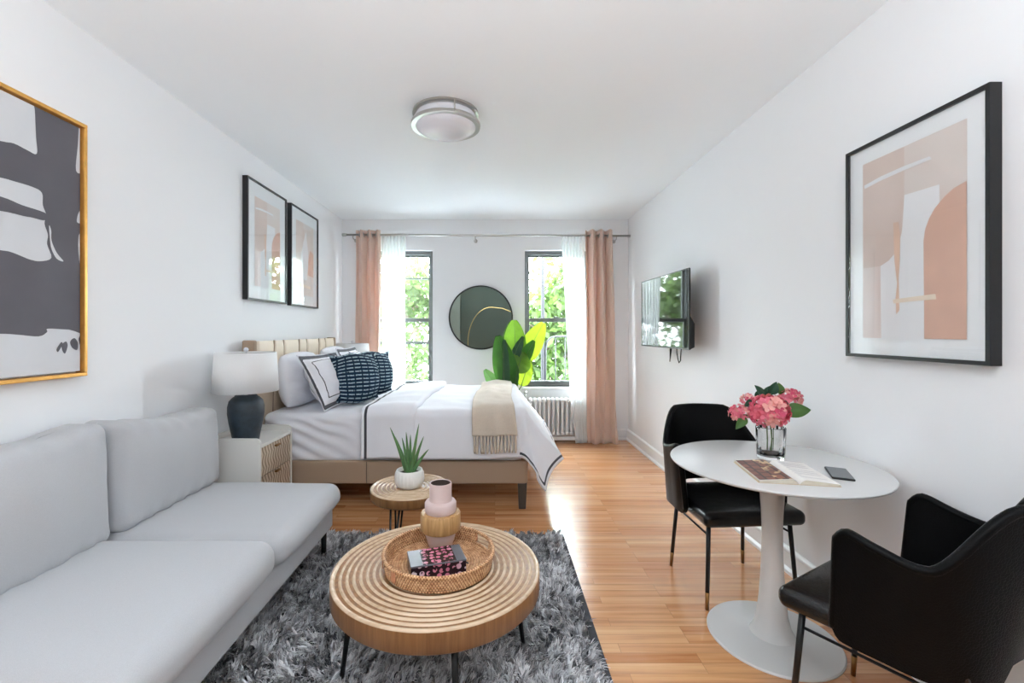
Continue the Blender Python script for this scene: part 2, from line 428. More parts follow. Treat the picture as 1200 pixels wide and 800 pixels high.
tree(-2.15, 10.6, 3.2, 1.5, 4200, 'pale green tree outside the left window', 'tree_leaf_pale', 5)
tree(-5.4, 12.5, 4.2, 1.9, 3000, 'green tree outside, reflected in the wall television', 'tree_leaf', 8)
tree(3.9, 13.0, 3.1, 2.0, 3000, 'farther green tree outside at the right edge of the right window', 'tree_leaf_pale', 9)
tree(-.3, 14.5, 3.2, 2.0, 1800, 'farther tree outside between the two windows', 'tree_leaf_pale', 12)
t = thing('fire_escape', 'grey iron fire escape railing outside the right window', 'railing', (1.0, 6.9, -3.5))
m = MB(); m.box((.70, 6.88, -3.5), (.75, 6.93, 4.2)); bev(m.build('post', 'iron', t), .004)
m = MB(); zr = HC-(394-388)*6.9/F
pts = [(.76, 6.9, .35), (.77, 6.9, zr-.2), (.79, 6.9, zr-.08), (.85, 6.9, zr-.015), (.93, 6.9, zr), (2.2, 6.9, zr)]
m.tube(pts, .014, 8); m.build('handrail', 'iron', t)
for k in range(8):
    x = .92+k*.145; MB().tube([(x, 6.9, .35), (x, 6.9, zr-.005)], .008, 6).build('baluster', 'iron', t)
m = MB().box((.5, 6.35, .30), (2.3, 6.95, .35)); m.build('landing', 'iron', t)
MB().box((2.16, 6.88, -3.5), (2.21, 6.93, zr)).build('post', 'iron', t)

# ------------------------------------------------------------------ curtain rod, drapes, sheers
RY, RZ = 5.45, HC+113*5.45/F
rod = thing('curtain_rod', 'brushed nickel curtain rod across the window wall', 'curtain rod', (0, RY, RZ))
m = MB(); m.tube([(-1.78, RY, RZ), (1.62, RY, RZ-.012)], .0125, 16); m.build('pole', 'nickel', rod)
m = MB(); m.tube([(-1.83,RY,RZ),(-1.825,RY,RZ),(-1.80,RY,RZ),(-1.775,RY,RZ)], [.014,.021,.021,.016], 16); m.build('finial', 'nickel', rod)
for x in (-1.70, -.235, 1.455):
    z = RZ-.012*(x+1.78)/3.4; m = MB()
    m.lathe([(.024,0),(.024,.006),(.01,.01)], 20, M=Matrix.Translation((x, YB, z-.045)) @ Matrix.Rotation(PI/2, 4, 'X'))
    m.tube([(x, YB-.004, z-.045), (x, RY+.04, z-.045), (x, RY+.01, z-.04), (x, RY, z-.03), (x, RY, z-.013)], .006, 8)
    m.tube([(x, RY+.021*math.cos(a), z+.017*math.sin(a)) for a in [-PI*.9+PI*.9*k/8 for k in range(9)]], .006, 8)
    m.build('bracket', 'nickel', rod)
def drape(name, lab, cat, mats, top, bot, nf, amp, ztop, zbot, yc, yb, group, grom=True, seed=1, sharp=.75, mid=None):
    r = random.Random(seed); ph = [r.uniform(-.5, .5) for _ in range(8)]
    nu, nv = nf*22+1, 46
    def pt(u, v):
        z = lerp(ztop, zbot, v)
        a, b = lerp(top[0], bot[0], v**1.3), lerp(top[1], bot[1], v**1.3)
        if mid: k = math.sin(PI*min(1, v*1.0)); a += mid[0]*k; b += mid[1]*k
        w = 2*PI*nf*u; s = math.sin(w)
        s = math.copysign(abs(s)**sharp, s)
        am = amp*(1-.25*v)*(1+.35*v*math.sin(w*.5+ph[0]*6))
        y = lerp(yc, yb, v)+am*s+.012*v*math.sin(9*u+4*v+ph[1]*6)
        x = lerp(a, b, u)+.35*(b-a)/nf*.35*math.sin(2*w)*.4+.02*v*math.sin(3*w*.33+7*v+ph[2]*5)
        if v > .93: y -= .02*((v-.93)/.07)**2*abs(math.sin(w*.5+1))
        return (x, y, z+(.004*math.sin(2*w) if v < .01 else 0))
    m = MB().grid(nu, nv, pt); return m, pt
def put_drape(name, lab, cat, mats, grom=True, **k):
    m, pt = drape(name, lab, cat, mats, **k)
    t = thing(name, lab, cat, (sum(k['bot'])/2, k['yb'], 0), 0, k['group'])
    o = m.build('cloth_panel', mats, t)
    sd = o.modifiers.new('Solidify', 'SOLIDIFY'); sd.thickness = .003; sd.offset = 0
    if grom:
        for i in range(0, 2*k['nf']+1):
            u = i/(2*k['nf']); v = (k['ztop']-RZ)/(k['ztop']-k['zbot'])
            p = Vector(pt(min(1,max(0,u)), v)); z = RZ-.012*(p.x+1.78)/3.4
            q = [(p.x+(.004 if i % 2 else -.004)*math.sin(a), RY+.026*math.cos(a), z+.026*math.sin(a)) for a in [2*PI*j/20 for j in range(20)]]
            if 0 < i < 2*k['nf']: MB().tube(q, .005, 8, True).build('grommet', 'nickel', t)
put_drape('blush_drape', 'blush pink grommet drape left of the left window', 'curtain', 'drape', top=(-1.665, -1.37), bot=(-1.68, -1.38), nf=3, amp=.034,
          ztop=RZ+.055, zbot=.02, yc=RY, yb=5.522, group='blush drapes')
put_drape('blush_drape', 'blush pink grommet drape right of the right window, puddling on the oak floor', 'curtain', 'drape', top=(1.085, 1.405), bot=(1.09, 1.45), nf=3, amp=.055,
          ztop=RZ+.055, zbot=.012, yc=RY, yb=5.36, group='blush drapes', seed=4)
put_drape('sheer_curtain', 'white sheer curtain over the left part of the left window', 'curtain', 'sheer', grom=False, top=(-1.362, -1.075), bot=(-1.37, -1.11), nf=7, amp=.022,
          ztop=RZ-.005, zbot=.02, yc=RY+.03, yb=5.50, group='sheer curtains', seed=2, sharp=1)
put_drape('sheer_curtain', 'white sheer curtain over the right part of the right window', 'curtain', 'sheer', grom=False, top=(.80, 1.075), bot=(.95, 1.075), nf=7, amp=.020,
          ztop=RZ-.005, zbot=.02, yc=RY+.01, yb=5.355, group='sheer curtains', seed=3, sharp=1)

# ------------------------------------------------------------------ radiator
x0 = .40; n = 12; ry0, ry1 = 5.405, 5.545; zt, zb = .525, .085
t = thing('cast_iron_radiator', 'white column radiator under the right window', 'radiator', (x0+n*.027, 5.47, 0))
for k in range(n):
    x = x0+.027+k*.054; m = MB()
    for yy in (ry0+.02, (ry0+ry1)/2, ry1-.02):
        m.tube([(x, yy, zb+.02), (x, yy, zb+.05), (x, yy, zt-.05), (x, yy, zt-.02)], [.017,.0135,.0135,.017], 10)
    m.rbox((x, (ry0+ry1)/2, zt-.022), (.0225, .07, .026), .02, 4, 3); m.rbox((x, (ry0+ry1)/2, zb+.026), (.0225, .07, .026), .02, 4, 3)
    if k in (0, n-1):
        for yy in (ry0+.022, ry1-.022): m.tube([(x, yy, 0), (x, yy, .02), (x, yy, zb+.02)], [.024,.015,.017], 10)
    m.build('radiator_section', 'rad', t)
MB().box((x0-.01, ry0-.012, .04), (x0+n*.054+.01, ry0-.004, .078)).build('bottom_rail', 'rad', t)
m = MB(); m.tube([(x0+.02, 5.47, .5), (x0-.02, 5.47, .505), (x0-.035, 5.47, .53), (x0-.035, 5.47, .59)], .011, 10)
m.lathe([(.02,0),(.024,.01),(.02,.022),(.006,.026)], 14, (x0-.035, 5.47, .585)); m.build('valve', 'nickel', t)

# ------------------------------------------------------------------ round mirror
c = P(563.5, 372, YB); c.y = YB
t = thing('round_mirror', 'round black-rimmed mirror on the wall between the windows', 'mirror', (c.x, YB, c.z))
R90 = Matrix.Translation((c.x, YB, c.z)) @ Matrix.Rotation(PI/2, 4, 'X')
MB().lathe([(.375,0),(.392,0),(.392,.028),(.38,.028),(.38,.016),(.375,.016)], 96, M=R90, smooth=False).build('rim', 'black_frame', t)
MB().lathe([(.376,.004),(.376,.018)], 96, M=R90, smooth=False).build('mirror_glass', 'mirror', t)

# ------------------------------------------------------------------ ceiling lamp
lx, ly = -.308, 2.86
t = thing('flush_ceiling_light', 'round ceiling light with nickel bands and white glass', 'ceiling light', (lx, ly, ZC))
m = MB(); m.lathe([(.19,0),(.205,-.002),(.208,-.016),(.2,-.022),(.17,-.022)], 72, (lx, ly, ZC)); m.build('ceiling_plate', 'nickel', t, auto=40)
m = MB(); m.lathe([(.186,-.021),(.19,-.03),(.19,-.085),(.183,-.1),(.15,-.12),(.1,-.133),(.05,-.139),(.0005,-.141)], 72, (lx, ly, ZC)); m.build('glass_dome', 'opal', t)
m = MB(); m.lathe([(.192,-.07),(.214,-.07),(.217,-.078),(.214,-.092),(.192,-.092)], 72, (lx, ly, ZC)); m.build('nickel_band', 'nickel', t, auto=40)
for a in (50, 170, 290):
    a = math.radians(a); q = Vector((lx+.211*math.cos(a), ly+.211*math.sin(a), ZC))
    m = MB().tube([q+Vector((0,0,-.012)), q+Vector((0,0,-.075))], .005, 8)
    e = Vector((math.cos(a), math.sin(a), 0))
    m.tube([q+e*.002+Vector((0,0,-.081)), q+e*.012+Vector((0,0,-.081))], .006, 10); m.build('strut', 'nickel', t)

# ------------------------------------------------------------------ television
A = Vector((1.469, 3.45, 0)); B = Vector((1.438, 4.469, 0)); d = (B-A).normalized(); L = (B-A).length; z0, z1 = 1.187, 1.811
Mx = Matrix.Translation((A.x, A.y, 0)) @ Matrix(((0-d.y*0+d.x, d.y, 0, 0), (d.y, -d.x, 0, 0), (0,0,1,0), (0,0,0,1)))
# local x along the panel (near to far), local y away from the room (towards the wall)
t = thing('wall_television', 'black flat television on the right wall, reflecting a window', 'television', (1.62, 3.95, 1.45))
m = MB(); e = .007
m.box((0,0,z0), (L,.012,z0+.014), M=Mx); m.box((0,0,z1-e), (L,.012,z1), M=Mx); m.box((0,0,z0+.014), (e,.012,z1-e), M=Mx); m.box((L-e,0,z0+.014), (L,.012,z1-e), M=Mx)
m.build('bezel', 'tv_black', t)
MB().box((e,.002,z0+.014), (L-e,.011,z1-e), M=Mx).build('screen', 'screen', t)
m = MB().box((.004,.012,z0+.004), (L-.004,.016,z1-.004), M=Mx)
m.add([(.02,.016,z0),(L-.02,.016,z0),(L-.02,.055,z0+.02),(.02,.055,z0+.02),(.02,.016,z0+.27),(L-.02,.016,z0+.27),(L-.02,.055,z0+.2),(.02,.055,z0+.2)],
      [(3,2,1,0),(4,5,6,7),(0,1,5,4),(1,2,6,5),(2,3,7,6),(3,0,4,7)], 0, False, Mx); m.build('back_housing', 'tv_black', t)
m = MB().box((L/2-.11,.055,1.38), (L/2+.11,.068,1.6), M=Mx)
pl = Mx @ Vector((L/2, .068, 1.49)); m.tube([pl, (1.57, pl.y+.06, 1.49), (1.61, pl.y+.02, 1.49)], .018, 10)
m.box((1.607, pl.y-.06, 1.36), (XR, pl.y+.1, 1.62)); m.build('wall_arm', 'black_metal', t)
for (u, sw) in ((.42, .01), (.29, -.012)):
    p = Mx @ Vector((u, .035, z0+.02)); q = [p, p+Vector((0,0,-.05)), p+Vector((.003,sw,-.1)), p+Vector((.006,sw*2.4,-.135)), p+Vector((.012,sw*3.6,-.118)), p+Vector((.02,sw*3,-.04)), p+Vector((.03, sw*2, .05))]
    MB().tube(q, .0045, 8).build('cable', 'rubber', t)

# ------------------------------------------------------------------ framed pictures
mt['a_bg'] = mk('print_rose_grey', (219, 208, 203), .6, var=(7, .03)); mt['a_b2'] = mk('print_dusty_beige', (214, 196, 188), .6, var=(6, .04))
mt['a_b3'] = mk('print_pale_rose', (222, 209, 205), .6, var=(6, .03)); mt['a_w'] = mk('print_soft_white', (230, 230, 233), .6, var=(6, .01))
mt['a_p'] = mk('print_terracotta_blush', (214, 174, 155), .6, var=(12, .05)); mt['a_y'] = mk('print_sand', (233, 217, 200), .6, var=(12, .05)); mt['a_o'] = mk('print_brush_tan', (222, 190, 170), .6, var=(9, .08))
def cubic(ps, n=6):                        # smooth closed outline through points
    o = []; k = len(ps)
    for i in range(k):
        a, b, c, d = [Vector((*ps[(i+j-1) % k], 0)) for j in range(4)]
        for q in range(n):
            t = q/n; o.append(tuple((.5*((2*b)+(-a+c)*t+(2*a-5*b+4*c-d)*t*t+(-a+3*b-3*c+d)*t**3))[:2]))
    return o
ART = []                                   # (material index, outline in 0..1, layer)
def zz(pts):
    r = []
    for zx, zy in pts:
        q = onx(980+zx/2.2238, 80+zy/2.2222, 1.595); r.append(((AY0-q.y)/(AY0-AY1), (q.z-AZ0)/(AZ1-AZ0)))
    return r
q = onx(980+64/2.2238, 80+252/2.2222, 1.595); AY0, AZ1 = q.y, q.z
q = onx(980+334/2.2238, 80+706/2.2222, 1.595); AY1, AZ0 = q.y, q.z
ART_W, ART_H = AY0-AY1, AZ1-AZ0
ART = [(0, [(0,0),(1,0),(1,1),(0,1)]),
       (1, zz([(62,252),(171,203),(171,330),(167,420),(150,478),(130,502),(110,515),(65,521)])),
       (2, zz([(65,521),(110,515),(112,706),(66,706)])),
       (3, zz([(172,330),(263,302),(264,350),(236,395),(224,440),(223,706),(112,706),(110,515),(132,500),(151,478),(166,425)])),
       (4, zz([(224,706),(222,450),(226,420),(236,392),(250,366),(275,335),(300,312),(334,293),(336,706)])),
       (3, zz([(68,306),(110,282),(170,255),(238,229),(243,236),(170,266),(110,293),(70,314)])),
       (6, zz([(144,402),(158,400),(162,440),(161,500),(158,545),(160,630),(152,640),(150,600),(154,560),(147,500)])),
       (5, zz([(143,602),(200,594),(254,587),(256,601),(200,606),(145,612)]))]
ART2 = [(0, [(0,0),(1,0),(1,1),(0,1)]), (1, [(0,.55),(.3,.6),(.45,.8),(.4,1),(0,1)]), (4, [(.62,.3),(1,.28),(1,.62),(.8,.66),(.65,.5)]),
        (3, [(.2,.2),(.62,.22),(.7,.55),(.55,.9),(.4,.75),(.25,.5)]), (2, [(0,0),(.5,0),(.45,.2),(.15,.3),(0,.3)]), (5, [(.1,.12),(.8,.1),(.82,.14),(.1,.16)])]
def clip01(ps): return [(min(1, max(0, a)), min(1, max(0, b))) for a, b in ps]
def picture(lab, group, wallx, sgn, y0, y1, z0, z1, depth, art, inset, side_only=None):
    """frame on a side wall; y0 = left edge as seen, y1 = right edge as seen; sgn = +1 when the room lies towards +x"""
    t = thing('framed_print', lab, 'picture', (wallx, (y0+y1)/2, z0), 0, group)
    a, b = min(y0, y1), max(y0, y1); fx = wallx+sgn*depth; fw = .014
    def bx(m, ya, yb, za, zb): m.box((min(wallx, fx), ya, za), (max(wallx, fx), yb, zb))
    m = MB(); bx(m, a, b, z0, z0+fw); bx(m, a, b, z1-fw, z1); bx(m, a, a+fw, z0+fw, z1-fw); bx(m, b-fw, b, z0+fw, z1-fw); m.build('frame', 'black_frame', t)
    g = fx-sgn*.012
    m = MB(); m.box((min(wallx+sgn*.004, g), a+fw, z0+fw), (max(wallx+sgn*.004, g), b-fw, z1-fw)); m.build('mat_board', 'mat_board', t)
    ya, yb, za, zb = inset
    m = MB()
    for k, (mi, ps) in enumerate(art):
        x = g+sgn*(.0008+.0004*k)
        m.add([(x, lerp(ya, yb, s), lerp(za, zb, v)) for s, v in clip01(ps)], [tuple(range(len(ps)))], mi, False)
    m2 = MB(); xg = g+sgn*.008; m2.box((min(xg, xg+sgn*.002), a+fw, z0+fw), (max(xg, xg+sgn*.002), b-fw, z1-fw)); m2.build('glass_pane', 'glass', t)
    o = m.build('art_print', ['a_bg', 'a_b2', 'a_b3', 'a_w', 'a_p', 'a_y', 'a_o'], t, fixn=False)
    return t
picture('large black-framed blush abstract print on the right wall above the round table', None, XR, -1, 2.068, 1.465, 1.217, 2.132, .040, ART, (AY0, AY1, AZ0, AZ1))
GB = 'framed prints above the bed'
gy = .118
picture('nearer of two black-framed blush prints above the bed, beside the slate lamp', GB, XL, 1, 3.375, 4.01, 1.567, 2.487, .040, ART, (3.375+gy, 4.01-gy*.9, 1.567+.112, 2.487-.118))
picture('farther of two black-framed blush prints above the bed, by the window wall', GB, XL, 1, 4.10, 4.728, 1.563, 2.487, .040, ART2, (4.10+gy, 4.728-gy*.9, 1.563+.112, 2.487-.118))

# large grey and white canvas in a gold frame
X0 = XL+.043
y1 = onx(103, 147, X0).y; zt_ = onx(103, 147, X0).z; zb_ = onx(103, 440, X0).z; y0 = y1-.86
t = thing('gold_framed_painting', 'large charcoal and white abstract painting in a gold frame above the sofa', 'painting', (XL, (y0+y1)/2, zb_))
m = MB(); fw = .016
for (a, b, c, d) in ((y0, y1, zb_, zb_+fw), (y0, y1, zt_-fw, zt_), (y0, y0+fw, zb_+fw, zt_-fw), (y1-fw, y1, zb_+fw, zt_-fw)): m.box((XL, a, c), (X0, b, d))
bev(m.build('frame', 'gold_wood', t), .003)
X1 = X0-.014
MB().box((XL+.004, y0+fw+.008, zb_+fw+.008), (X1, y1-fw-.008, zt_-fw-.008)).build('canvas', mk('canvas_white', (212, 214, 218), .75, bump=(700, .15), var=(5, .03)), t)
mt['ink'] = mk('charcoal_paint', (92, 90, 97), .7, var=(5, .08), bump=(40, .1))
def px_poly(m, pts, k, smooth=True):
    lo, hi = Vector((y0+fw+.008, zb_+fw+.008)), Vector((y1-fw-.008, zt_-fw-.008)); V = []
    for p in (cubic(pts, 4) if smooth else pts):
        q = onx(p[0], p[1], X1); V.append((X1+.0006+.0003*k, min(hi.x, max(lo.x, q.y)), min(hi.y, max(lo.y, q.z))))
    m.add(V, [tuple(range(len(V)))], 0, False)
m = MB()
px_poly(m, [(41,110),(60,118),(92,135),(92,147),(91,170),(89,200),(99,203),(104,204),(104,245),(97,246),(92,249),(90,260),(97,262),(104,262),(104,272),(97,274),(92,276),(92,300),(96,316),(104,318),(104,386),(80,386),(56,385),(55,389),(45,394),(20,392),(0,391),(-60,391),(-160,392),
              (-160,270),(-60,285),(0,293),(12,295),(25,300),(35,304),(47,306),(60,302),(55,286),(56,275),(52,262),(54,252),(50,240),(49,226),(38,219),(15,212),(0,208),(-60,196),(-160,178),(-160,120),(-60,150),(0,165),(16,168),(32,176),(43,180),(42,160),(41,135)], 0)
px_poly(m, [(-60,215),(0,230),(25,240),(52,249),(56,256),(50,258),(38,255),(27,253),(0,247),(-60,240)], 1)
for b in ([(66,409),(71,401),(73,403),(68,412)], [(72,404),(77,400),(79,405),(76,414),(73,411)], [(82,400),(87,396),(91,402),(90,410),(84,407)], [(92,396),(97,391),(100,396),(98,409),(94,405)]): px_poly(m, b, 2)
m.build('brush_strokes', 'ink', t, fixn=False)
m = MB()
px_poly(m, [(57,264),(59.5,270),(60,282),(66,296),(74,306),(66,303),(60,292),(58,280)], 4)
m.build('white_sliver', mk('white_paint', (212, 214, 218), .75, var=(5, .03)), t, fixn=False)
# ------------------------------------------------------------------ bed
BY0, BY1 = 3.38, 4.97                       # bed base along the room depth
t = thing('upholstered_bed', 'taupe upholstered bed with a channelled cream headboard and white sheet', 'bed', (-.75, 4.17, 0))
bed = t
HY0, HY1, HX, HZ = 3.306, 5.02, -1.752, 1.262
m = MB(); m.rbox(((XL+.034+HX-.012)/2, (HY0+HY1)/2, HZ/2+.02), ((HX-.012-XL-.034)/2, (HY1-HY0)/2-.03, HZ/2-.03), .02, 3, 2); 
hb = m.build('headboard', 'taupe', t)
for (a, b) in ((HY0, HY0+.05), (HY1-.05, HY1)):
    m = MB(); m.rbox(((XL+.032+HX)/2, (a+b)/2, HZ/2+.01), ((HX-XL-.032)/2, (b-a)/2, HZ/2-.01), .012, 3, 2); m.build('wing', 'taupe', hb)
# channels with seams that lean alternately
edges = [HY0+.052]; nC = 7; Wd = (HY1-HY0-.104)
bt = [HY0+.052+Wd*k/nC for k in range(nC+1)]
tp = [b+(.035 if k % 2 else -.035 if 0 < k < nC else 0) for k, b in enumerate(bt)]; tp[0] = bt[0]; tp[-1] = bt[-1]
for k in range(nC):
    def ch(u, v, k=k):
        z = lerp(.42, HZ-.006, v); a = lerp(bt[k], tp[k], v)+.006; b = lerp(bt[k+1], tp[k+1], v)-.006
        return (HX-.010+.016*min(1, (math.sin(PI*u)**.16 if 0 < u < 1 else 0))*(1 if v < .985 else .5), lerp(a, b, u), z)
    m = MB().grid(17, 20, ch); m.build('channel', 'cream', hb)
    if k: MB().tube([(HX-.006, bt[k], .42), (HX-.006, tp[k], HZ-.004)], .0055, 8).build('seam_piping', 'taupe', hb)
m = MB()
m.rbox((-.76, BY0+.03, .28), (.995, .03, .085), .014, 3, 4); m.rbox((-.76, BY1-.03, .28), (.995, .03, .085), .014, 3, 4)
m.rbox((.215, (BY0+BY1)/2, .28), (.03, (BY1-BY0)/2-.01, .085), .014, 3, 4)
m.box((-1.74, BY0+.05, .25), (.2, BY1-.05, .3)); m.build('side_rail', 'taupe', t)
MB().box((-.955, BY0-.0015, .2), (-.951, BY0+.002, .36)).build('rail_seam', 'charcoal_leg', t)
for (x, y) in ((.205, BY0+.045), (.205, BY1-.045), (-1.6, BY0+.045), (-1.6, BY1-.045)):
    m = MB(); a, b = .034, .026
    m.add([(x-b,y-b,0),(x+b,y-b,0),(x+b,y+b,0),(x-b,y+b,0),(x-a,y-a,.2),(x+a,y-a,.2),(x+a,y+a,.2),(x-a,y+a,.2)], [(3,2,1,0),(4,5,6,7),(0,1,5,4),(1,2,6,5),(2,3,7,6),(3,0,4,7)], 0, False)
    bev(m.build('leg', 'charcoal_leg', t), .004)
def sheet(q, h):
    p = Vector(q); 
    # creases of the tucked sheet on the near face
    if p.y < -h[1]+.06:
        w = ss(.0, -.9, p.x)*(1-ss(.1, h[2], p.z))
        p.y -= .010*w*math.sin((p.x*1.2+p.z*2.6)*26+3*noise.noise(p*4))+.006*noise.noise(Vector((p.x*5, 0, p.z*9)))
    p.z += .006*noise.noise(Vector((p.x*3, p.y*3, 1)))
    return p
m = MB(); m.rbox((-.765, (BY0+BY1)/2, .53), (.975, .775, .185), .05, 5, 60, sheet); m.build('mattress', 'linen', t)

# ------------------------------------------------------------------ duvet
def band_mat(name, base, bands, dark=(66, 66, 72)):
    """white cloth with thin dark bands at given ranges of the 'st' attribute: (component, lo, hi, lo2, hi2)"""
    m = N(name); v = m.co('Object'); a = m.attr('st'); sp = m.n('ShaderNodeSeparateXYZ'); m.l(a.outputs['Vector'], sp.inputs[0])
    tot = None
    for c, lo, hi in bands:
        k = m.math('MULTIPLY', m.math('GREATER_THAN', sp.outputs[c], lo), m.math('LESS_THAN', sp.outputs[c], hi))
        tot = k if tot is None else m.math('MAXIMUM', tot, k)
    f = m.noise(v, 500, 2); g = m.noise(v, 8, 3)
    col = m.mix(tot, lin(base), lin(dark))
    h = m.math('ADD', m.math('MULTIPLY', f, .25), g)
    m.bsdf(col, .85, 0, .2, m.bump(h, .2, .006), Sheen_Weight=.15); return m.m
mt['duvet'] = band_mat('white_duvet_with_dark_trim', (234, 234, 239), [(0, .022, .040)])
mt['cuff'] = band_mat('white_duvet_cuff_with_dark_trim', (234, 234, 239), [(0, .024, .044)])
NEAR, FAR, FOOT = 3.405, 4.945, .195; TOP = .742
def duvet_pt(u, v, lift=0.0, hemz=.36):
    """u along the bed (x on top), v across; overflow past the edges hangs"""
    dn = max(0, NEAR-v); df = max(0, v-FAR); du = max(0, u-FOOT); d = max(dn, df)
    x0, y0 = min(u, FOOT), min(max(v, NEAR), FAR)
    e = .05
    p = Vector((x0, y0, TOP+lift+.016*noise.noise(Vector((u*2.2, v*2.2, 3)))+.010*noise.noise(Vector((u*5+v*2, v*6, 5)))))
    p.z += .012*math.sin(PI*min(1, max(0, (v-NEAR)/(FAR-NEAR))))
    s = -1 if dn > 0 else 1
    r = math.hypot(d, du)
    if r > 0:
        th = math.atan2(du, d)
        k = th/(PI/2)
        A = Vector((0, s*.05, -1)); Cn = Vector((.225, s*.27, -1.20)); B = Vector((.66, 0, -.80))
        A.normalize(); Cn.normalize(); B.normalize()
        D = A.lerp(Cn, min(1, k*2)) if k < .5 else Cn.lerp(B, (k-.5)*2)
        D.normalize()
        out = Vector((math.sin(th), s*math.cos(th), 0))
        # soft roll over the edge
        ro = .045; a = min(r, ro*PI/2)/ro
        q = out*(ro*math.sin(a))*1.0+Vector((0,0,-ro*(1-math.cos(a))))
        rest = max(0, r-ro*PI/2)
        p = p+q+D*rest
        wv = noise.noise(Vector((u*7+9*(d > 0), v*1.5, 1.7)))*.020*min(1, r/.3)
        p += out*wv
        if du > 0 and d > 0: p += out*.03*math.sin(th*4)*min(1, r/.4)
    # lift of the mattress edge
    return p
HN, HF, HFt = .375, .36, .50
def duvet_grid(m, u0, u1, nu, nv, lift, dist):
    v0, v1 = NEAR-HN, FAR+HF; m.st = []
    def f(a, b):
        b2 = b
        u, v = lerp(u0, u1, a), lerp(v0, v1, b2)
        m.st.append((dist(u, v), 0, 0)); return duvet_pt(u, v, lift(u, v))
    m.grid(nu, nv, f)
m = MB(); duvet_grid(m, -.95, FOOT+HFt, 110, 130, lambda u, v: 0.0, lambda u, v: min(v-(NEAR-HN), (FAR+HF)-v, FOOT+HFt-u, 9) if u > FOOT-.02 else 1)
t = thing('white_duvet', 'white duvet with dark trim, folded back near the pillows, hanging over the bed foot', 'duvet', (-.4, 4.17, .36))
o = m.build('duvet_cover', 'duvet', t); sd = o.modifiers.new('Solidify', 'SOLIDIFY'); sd.thickness = .016; sd.offset = 0
# folded-back cuff, thicker towards its rounded fold edge
def cl(u, v):
    k = (u+.985)/(.985-.60)
    return .012+.030*ss(0, .8, k)
m = MB(); m.st = []
v0, v1 = NEAR-HN+.004, FAR+HF-.01
def cuff(a, b):
    v = lerp(v0, v1, b); slant = .05*ss(NEAR, FAR, v); fade = ss(NEAR-.20, NEAR+.05, v)
    if a <= .85:
        k = a/.85; u = lerp(-.985, -.605+slant, k); p = duvet_pt(u, v, 0)
        n = Vector((0, -1, .0)) if v < NEAR-.05 else Vector((0, 1, 0)) if v > FAR+.05 else Vector((0, 0, 1))
        if NEAR-.05 <= v < NEAR+.04: n = Vector((0, -1, 0)).lerp(Vector((0,0,1)), (v-NEAR+.05)/.09).normalized()
        q = p+n*(.013+.032*ss(0, .75, k)*fade)
        m.st.append((k*.385, 0, 0))
    else:
        k = (a-.85)/.15; u = -.605+slant; p = duvet_pt(u, v, 0); th = k*PI*.95
        n = Vector((0, -1, .0)) if v < NEAR-.05 else Vector((0, 1, 0)) if v > FAR+.05 else Vector((0, 0, 1))
        if NEAR-.05 <= v < NEAR+.04: n = Vector((0, -1, 0)).lerp(Vector((0,0,1)), (v-NEAR+.05)/.09).normalized()
        h = .013+.032*fade
        q = p+n*(h/2+h/2*math.cos(th))+Vector((1,0,0))*(.022*math.sin(th)*(.4+.6*fade)); m.st.append((1, 0, 0))
    return q
m.grid(48, 120, cuff); o = m.build('folded_cuff', 'cuff', t); sd = o.modifiers.new('Solidify', 'SOLIDIFY'); sd.thickness = .010; sd.offset = 0

# ------------------------------------------------------------------ throw with fringe
TX0, TX1 = -.155, .155
t = thing('fringed_throw', 'beige knitted throw with a fringe laid across the bed foot', 'throw blanket', (0, 4.1, .45))
hang = .20
def thr(a, b):
    v = lerp(NEAR-hang, FAR-.02, b); u = lerp(TX0, TX1, a)
    w = ss(NEAR+.05, NEAR-hang, v); c = (u-.0)
    u2 = u+.02*math.sin(v*3)-.0*w+(.018*w*(a-.3))
    p = duvet_pt(u2, v, 0); n = Vector((0, -1, 0)).lerp(Vector((0,0,1)), ss(NEAR-.06, NEAR+.05, v)).normalized()
    fold = .010*noise.noise(Vector((u*12, v*4, 2)))+.006*math.sin(u*40+v*8)*w
    return p+n*(.030+fold+.01*math.sin(PI*a))
m = MB().grid(30, 110, thr); o = m.build('knitted_panel', 'throw', t); sd = o.modifiers.new('Solidify', 'SOLIDIFY'); sd.thickness = .018; sd.offset = 0
for k in range(13):
    a = (k+.5)/13; p = Vector(thr(a, 0)); r = random.Random(k)
    sl = r.uniform(-.0012, .0012); q = [p+Vector((sl*j, -.001*j, -.021*j)) for j in range(7)]
    q[0].z += .01
    MB().tube(q, [.009,.0085,.009,.009,.0095,.010,.007], 7).build('tassel', 'throw', t)

